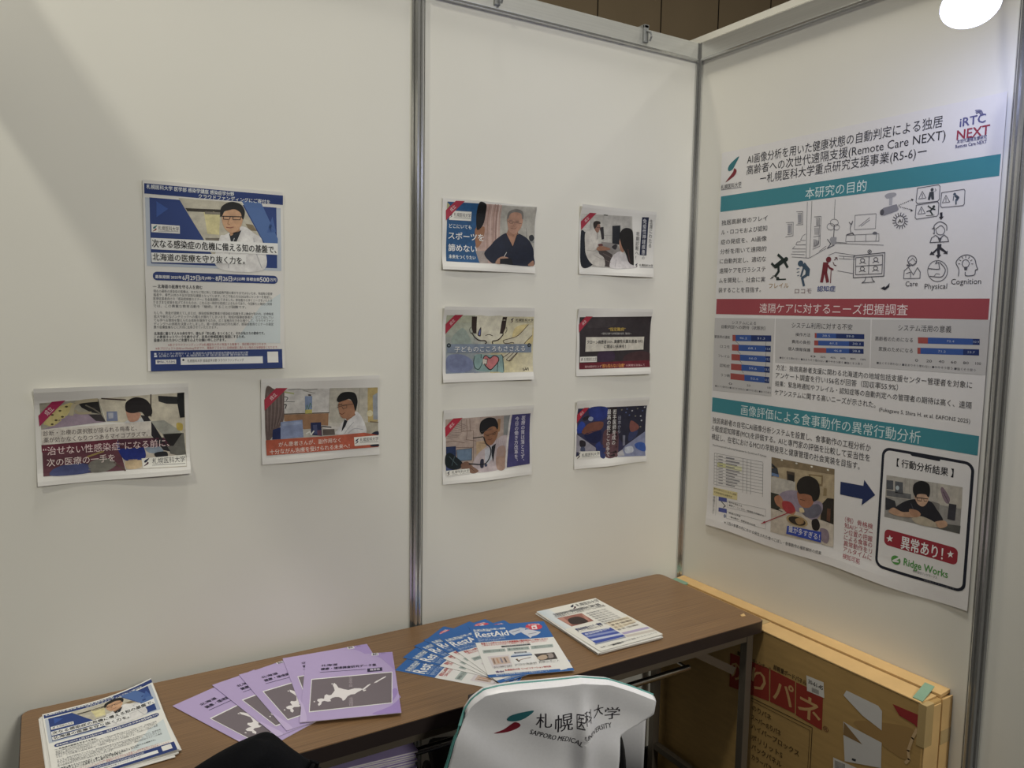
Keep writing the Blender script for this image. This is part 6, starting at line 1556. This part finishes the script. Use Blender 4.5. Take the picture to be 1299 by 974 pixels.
# ------------------------------------------------------------------ flat carton
t = thing('panel_carton', 'large flat cardboard carton standing on edge between table and right wall', 'box', (-.058, -.48, 0))
cx0, cx1, cy0, cy1, ch = -.112, -.004, -.936, -.024, .668
def L_(x, y, z=0): return (x + .058, y + .48, z)
a = Art(0, 0); art_panel_carton(a)
obj('carton_body', bx(cx0 + .058, cy0 + .48, .0, cx1 + .058, cy1 + .48, ch - .006, bev=.004), 'card', t)
a.build('printing', lambda u, v, z: (cx0 + .058 - .0003 - z, -u / 1000 + .48, -v / 1000), 0, mname='card_print', parent=t, body=False)
bm = bx(cx0 + .058 - .001, cy0 + .48 + .012, ch - .0055, -.046 + .058, cy1 + .48, ch - .001, bev=.0012); obj('top_flap', bm, 'cardl', t)
bm = bx(-.043 + .058, cy0 + .48 + .004, ch - .0055, cx1 + .058 + .001, cy1 + .48, ch + .004, bev=.0012)
for v in bm.verts:
    if v.co.x > .04: v.co.z += .004
obj('top_flap', bm, 'cardl', t)
obj('end_flap', bx(cx0 + .058 + .002, cy0 + .48 - .003, .30, -.05 + .058, cy0 + .48, ch - .012, bev=.001), 'cardl', t)
obj('end_flap', bx(-.046 + .058, cy0 + .48 - .004, .25, cx1 + .058, cy0 + .48, ch - .004, bev=.001), 'cardl', t)
bm = bx(cx0 + .058 + .004, cy0 + .48 + .010, ch - .001, -.022 + .058, cy0 + .48 + .034, ch + .0014)
for v in bm.verts: v.co.z += .006 * max(0, v.co.x + .01) / .05; v.co.y += (v.co.x + .05) * .25
obj('green_tape', bm, 'green', t)
obj('green_tape', bx(cx0 + .058 + .01, cy1 + .48 - .06, ch - .001, -.01 + .058, cy1 + .48 - .002, ch + .0045), 'green', t)
obj('clear_tape', bx(cx0 + .058 - .0008, cy0 + .48 - .0036, .56, cx0 + .058 + .03, cy0 + .48 + .016, ch - .004, bev=.0005), 'clear', t)
obj('clear_tape', bx(cx0 + .058 + .004, -.43 + .48, ch - .002, -.046 + .058, -.405 + .48, ch), 'clear', t)
obj('clear_tape', bx(-.046 + .058, cy0 + .48 - .0046, .55, cx1 + .057, cy0 + .48 - .003, .585), 'clear', t)
# ------------------------------------------------------------------ leaflets on the table
def flat(W, H, curl=None):
    def f(u, v, z): return (u / 1000, -v / 1000, z + (curl(u, v) if curl else 0))
    return f
def lay(o, xy, deg, z, label, group, name=None):
    o.location = (xy[0], xy[1], z); o.rotation_euler = (0, 0, math.radians(deg)); o['label'] = label
    return o
gp = 'lilac booklets fanned on the table'
a = Art(210, 297, 'baa8d4'); art_hokkaido(a); th = .0016
pb = a.build('map_booklet', flat(210, 297), 0, thick=.0005)
pg = obj('pages', bx(.001, -.2965, -.0015, .2094, -.001, -.0005), 'page', pb)
tag(pb, '', 'booklet', gp)
pl = [((-1.6325, -.1566), 24, 'lilac map booklet at the far left bottom of the fan'), ((-1.5416, -.105), 14.3, 'lilac map booklet second from the left in the fan'), ((-1.4788, -.0871), 6.1, 'lilac map booklet in the middle of the fan, map half covered'), ((-1.3688, -.0563), -6.2, 'lilac map booklet mostly hidden, directly under the front booklet'), ((-1.321, -.0894), -18.8, 'lilac booklet on top of the fan showing the whole map')]
for i, (xy, d, lab) in enumerate(pl):
    o = pb if i == 0 else dup(pb); lay(o, xy, d, TT + .0015 + i * .0018, lab, gp)
gb = 'blue and white leaflets fanned on the table'
a = Art(210, 297, 'ecebe8'); art_rest_aid(a)
bb = a.build('blue_leaflet', flat(210, 297), 0, thick=.0003); tag(bb, '', 'leaflet', gb)
bl = [((-1.1487, -.237), 39.7, 'blue and white leaflet at the bottom left end of the fan'), ((-1.1063, -.186), 35, 'blue leaflet second from the left end of the fan'), ((-1.056, -.141), 19, 'blue leaflet third from the left end of the fan'), ((-1.020, -.122), 11, 'blue leaflet fourth from the left, two below the top leaflet'), ((-.982, -.128), 3, 'blue leaflet just beneath the top leaflet of the fan'), ((-.879, -.110), -19.2, 'blue and white leaflet on top of the fan with red oval badge')]
for i, (xy, d, lab) in enumerate(bl):
    o = bb if i == 0 else dup(bb); lay(o, xy, d, TT + .0006 + i * .0012, lab, gb)
# white newsletters, right stack
gw = 'white newsletters stacked on the right of the table'
us = obj('newsletter', bx(0, -.297, 0, .21, 0, .0009), 'sheet'); tag(us, 'white newsletter sheet lying under the printed top one, right stack', 'leaflet', gw)
rn = random.Random(2)
for k in range(7):
    o = us if k == 0 else dup(us); o.location = (-.664 + rn.uniform(-.003, .003), -.116 + rn.uniform(-.004, .004), TT + .0001 + k * .0011); o.rotation_euler = (0, 0, math.radians(-.6 + rn.uniform(-1.2, 1.2)))
a = Art(210, 297, 'e8e6de'); art_newsletter(a)
o = a.build('newsletter', flat(210, 297, lambda u, v: .0012 * (v / 297) ** 2 + .001 * (u / 210) ** 2), 25); tag(o, 'white newsletter with brown photo and blue box on top of right stack', 'leaflet', gw); o.location = (-.6625, -.1155, TT + .0085); o.rotation_euler = (0, 0, math.radians(-.2))
# crowdfunding flyers, left stack
gl = 'crowdfunding flyers stacked at the left end of the table'
ul = obj('crowdfunding_flyer', bx(0, -.297, 0, .21, 0, .0007), 'sheet'); tag(ul, 'white flyer sheet lying under the printed top one, left stack', 'leaflet', gl)
for k in range(6):
    o = ul if k == 0 else dup(ul); o.location = (-1.8745 - .003 * (k < 3) + rn.uniform(-.003, .003), -.071 + rn.uniform(-.004, .003) - .004 * (k < 3), TT + .0001 + k * .0009); o.rotation_euler = (0, 0, math.radians(3.5 + rn.uniform(-1.2, 1.2)))
a = Art(297, 420, 'ecebe6'); art_crowd(a); a.W, a.H = 297, 420
o = a.build('crowdfunding_flyer', lambda u, v, z: (u / 297 * .21, -v / 420 * .297, z + .022 * max(0, (u / 297 - .35)) ** 2 * math.exp(-(v / 190) ** 2) * 2 + .004 * (u / 297) ** 2), 24)
tag(o, 'blue-headed flyer with curled corner on top of the left stack', 'leaflet', gl); o.location = (-1.8735, -.071, TT + .0062); o.rotation_euler = (0, 0, math.radians(3.6))
# booklets on the under-table shelf
gs = 'lilac booklets piled on the shelf under the table'
sb = thing('map_booklet', 'lilac booklet in the pile on the shelf under the table, below its top one', 'booklet', group=gs)
obj('cover', box(bx(-.148, -.105, .0035, .148, .105, .0042), -.148, -.105, 0, .148, .105, .0007), 'lilac', sb); obj('pages', bx(-.1475, -.1045, .0007, .1475, .1045, .0035), 'page', sb)
for k in range(10):
    o = sb if k == 0 else dup(sb)
    o.location = (-1.318 + rn.uniform(-.004, .004), -.315 + rn.uniform(-.004, .004), .5675 + k * .0043); o.rotation_euler = (0, 0, math.radians(-7 + rn.uniform(-1.5, 1.5)))
    if k == 9: o['label'] = 'lilac booklet on top of the pile on the shelf under the table'
# ------------------------------------------------------------------ chairs
def make_chair(label):
    t = thing('stacking_chair', label, 'chair')        # local: x across the back, +y towards the seat
    P = [(-.17, 0), (.17, 0)]
    bm = bmesh.new(); nx, nz = 12, 8; rows = []
    for face in (0, 1):
        g = []
        for j in range(nz + 1):
            r = []
            for i in range(nx + 1):
                u = i / nx * 2 - 1; w = j / nz; hw_ = .168 * (1 - .08 * w * w)
                z = .50 + .285 * w - .02 * (u ** 4) * w
                r.append(bm.verts.new((u * hw_, .010 + .022 * u * u - .018 * w + (.024 if face else 0), z)))
            g.append(r)
        rows.append(g)
    for f_, g in enumerate(rows):
        for j in range(nz):
            for i in range(nx):
                q = (g[j][i], g[j][i + 1], g[j + 1][i + 1], g[j + 1][i]); bm.faces.new(q if not f_ else q[::-1])
    A, B = rows
    ring = [(0, i) for i in range(nx + 1)] + [(j, nx) for j in range(1, nz + 1)] + [(nz, i) for i in range(nx - 1, -1, -1)] + [(j, 0) for j in range(nz - 1, 0, -1)]
    for p, q in zip(ring, ring[1:] + ring[:1]): bm.faces.new((A[p[0]][p[1]], A[q[0]][q[1]], B[q[0]][q[1]], B[p[0]][p[1]]))
    obj('backrest', bm, 'pad', t, True)
    obj('seat', bx(-.20, .04, .41, .20, .43, .455, bev=.015), 'pad', t, True)
    obj('seat_frame', bx(-.19, .05, .392, .19, .42, .41), 'frame', t)
    for s in (-1, 1):
        obj('leg', tube(bmesh.new(), cr([(s * .160, .03, .69), (s * .178, .02, .62), (s * .2, .03, .45), (s * .205, -.02, .2), (s * .21, -.06, .008)], 5, False), .011, 10), 'frame', t, True)
        obj('leg', tube(bmesh.new(), cr([(s * .19, .1, .40), (s * .20, .38, .395), (s * .205, .425, .33), (s * .21, .46, .008)], 5, False), .011, 10), 'frame', t, True)
    return t
CO = Vector((-1.14, -.60, 0)); CE = Vector((.943, -.333, 0)).normalized(); CN = Vector((CE.y, -CE.x, 0))   # CN points away from the table
ang = math.atan2(CE.y, CE.x)
ch1 = make_chair('dark padded chair under the white university cloth, tucked at the table'); cp = CO + CE * .162 - CN * .032; ch1.location = (cp.x, cp.y, 0); ch1.rotation_euler = (0, 0, ang)
# ------------------------------------------------------------------ university cloth on the chair
top_tab = [(-9, 759), (6, 782), (30, 801), (60, 807), (100, 810), (231, 811), (290, 800), (340, 781), (394, 757)]
Ltab = [(340, -86), (500, -78), (600, -58), (652, -42), (710, -30), (759, -9)]
Rtab = [(340, 312), (612, 316), (680, 319), (687, 322), (704, 362), (725, 391), (757, 394)]
def relief(s, z):
    q = (s - 150) / 200
    r = .010 - .020 * q * q
    fade = max(0, min(1, (800 - z) / 70))
    r += .015 * fade * math.exp(-((s - 236 - (800 - z) * .02) / 17) ** 2) - .006 * fade * math.exp(-((s - 205) / 22) ** 2) - .008 * fade * math.exp(-((s - 275) / 24) ** 2)
    r += .006 * fade * math.sin(s / 38 + z / 60) * math.sin(z / 75 + .6)
    r += .004 * fade * math.sin((s * .8 + z) / 33)
    if s > 300: r += (s - 300) * .00018
    r += max(0, 620 - z) * .00006
    return r
def cloth_pt(s, z, lay_=0, side=1):
    off = relief(s, z) * 1.0 + .006
    return CO + CE * (s / 1000) + Vector((0, 0, z / 1000)) + CN * (off + lay_)
nq, nv = 64, 70
bm = bmesh.new(); G = []
for j in range(nv + 1):
    v = j / nv; row = []
    for i in range(nq + 1):
        q = i / nq; zt = itp(-9 + q * 403, top_tab); z = zt * (1 - v) + 340 * v
        Lz, Rz = itp(z, Ltab), itp(z, Rtab); row.append(bm.verts.new(cloth_pt(Lz + q * (Rz - Lz), z)))
    G.append(row)
# over the top of the backrest and down its far side
back = [(.004, -.006), (.005, -.020), (.001, -.034), (-.02, -.046), (-.08, -.052), (-.20, -.056)]
for dzz, off in back:
    row = []
    for i in range(nq + 1):
        q = i / nq; s = -9 + q * 403; z = itp(s, top_tab); p = CO + CE * (s / 1000) + Vector((0, 0, z / 1000 + dzz)) + CN * (off + .006 + relief(s, z) * .6); row.append(bm.verts.new(p))
    G.insert(0, row)
for A, B in zip(G, G[1:]):
    for i in range(nq): bm.faces.new((A[i], B[i], B[i + 1], A[i + 1]))
ct = thing('university_cloth', 'white satin cloth with university lettering draped over the chair back', 'cloth', tuple(CO))
cb = obj('cloth', bm, 'satin', ct, True)
for v_ in cb.data.vertices: v_.co -= CO
sm = cb.modifiers.new('thickness', 'SOLIDIFY'); sm.thickness = .0012; sm.offset = -1
bm = bmesh.new(); tp = [CO + CE * (s / 1000) + Vector((0, 0, itp(s, top_tab) / 1000 + .0035)) + CN * (relief(s, itp(s, top_tab)) * .6 - .012) - CO for s in range(-9, 395, 13)]
lf = [cloth_pt(itp(z, Ltab), z) - CO + Vector((0, 0, 0)) - CE * .003 - CN * .004 for z in range(600, 760, 20)]
pts = lf + tp; tube(bm, pts, .0032, 8); obj('teal_trim', bm, 'teal', ct, True)
a = Art(0, 0); art_university_cloth(a)
o = a.build('lettering', lambda u, v, z: tuple(cloth_pt(u, -v, .0009 + z) - CO), 12, mname='satin_print', parent=ct, body=False)
# ------------------------------------------------------------------ second chair with a dark jacket
ch2 = dup(ch1, 'dark padded chair under the black jacket, nearest the camera'); JA = math.radians(-22); JC = Vector((-1.575, -.66, 0)); ch2.location = JC; ch2.rotation_euler = (0, 0, JA)
bm = bmesh.new(); n = 40; prof = [(.0, .000), (.014, .002), (.030, .010), (.054, .027), (.082, .047), (.112, .070), (.140, .10), (.17, .15), (.19, .22), (.2, .34)]
ztop = .866; R = []
for k, (w, d) in enumerate(prof):
    if k == 0: R.append([bm.verts.new((0, 0, ztop))]); continue
    row = []
    for i in range(n):
        a_ = 2 * math.pi * i / n; dep = min(.075, .03 + w * .3) if k > 1 else .016
        fold = 1 + .05 * math.sin(5 * a_ + k) * min(1, k / 5)
        x = w * math.cos(a_) * fold; y = dep * math.sin(a_) * fold
        row.append(bm.verts.new((x + .01 * math.sin(k), y, ztop - d - .004 * math.sin(3 * a_ + .7 * k) * min(1, k / 3))))
    R.append(row)
for i in range(n): bm.faces.new((R[0][0], R[1][i], R[1][(i + 1) % n]))
for A, B in zip(R[1:], R[2:]):
    for i in range(n): bm.faces.new((A[i], B[i], B[(i + 1) % n], A[(i + 1) % n]))
jt = thing('black_jacket', 'black fabric jacket draped over a chair back in front of the lilac booklets', 'jacket', (JC.x, JC.y, 0), JA)
jb = obj('jacket_body', bm, 'jacket', jt, True); s_ = jb.modifiers.new('smooth', 'SUBSURF'); s_.levels = 1; s_.render_levels = 2
bm = bmesh.new(); tube(bm, [(.085, -.01, .812), (.094, -.01, .826), (.104, -.01, .822), (.098, -.01, .806)], .0035, 8); obj('hanging_loop', bm, 'jacket', jt, True)
bpy.data.objects.remove(_to, do_unlink=True); bpy.data.curves.remove(_cu)
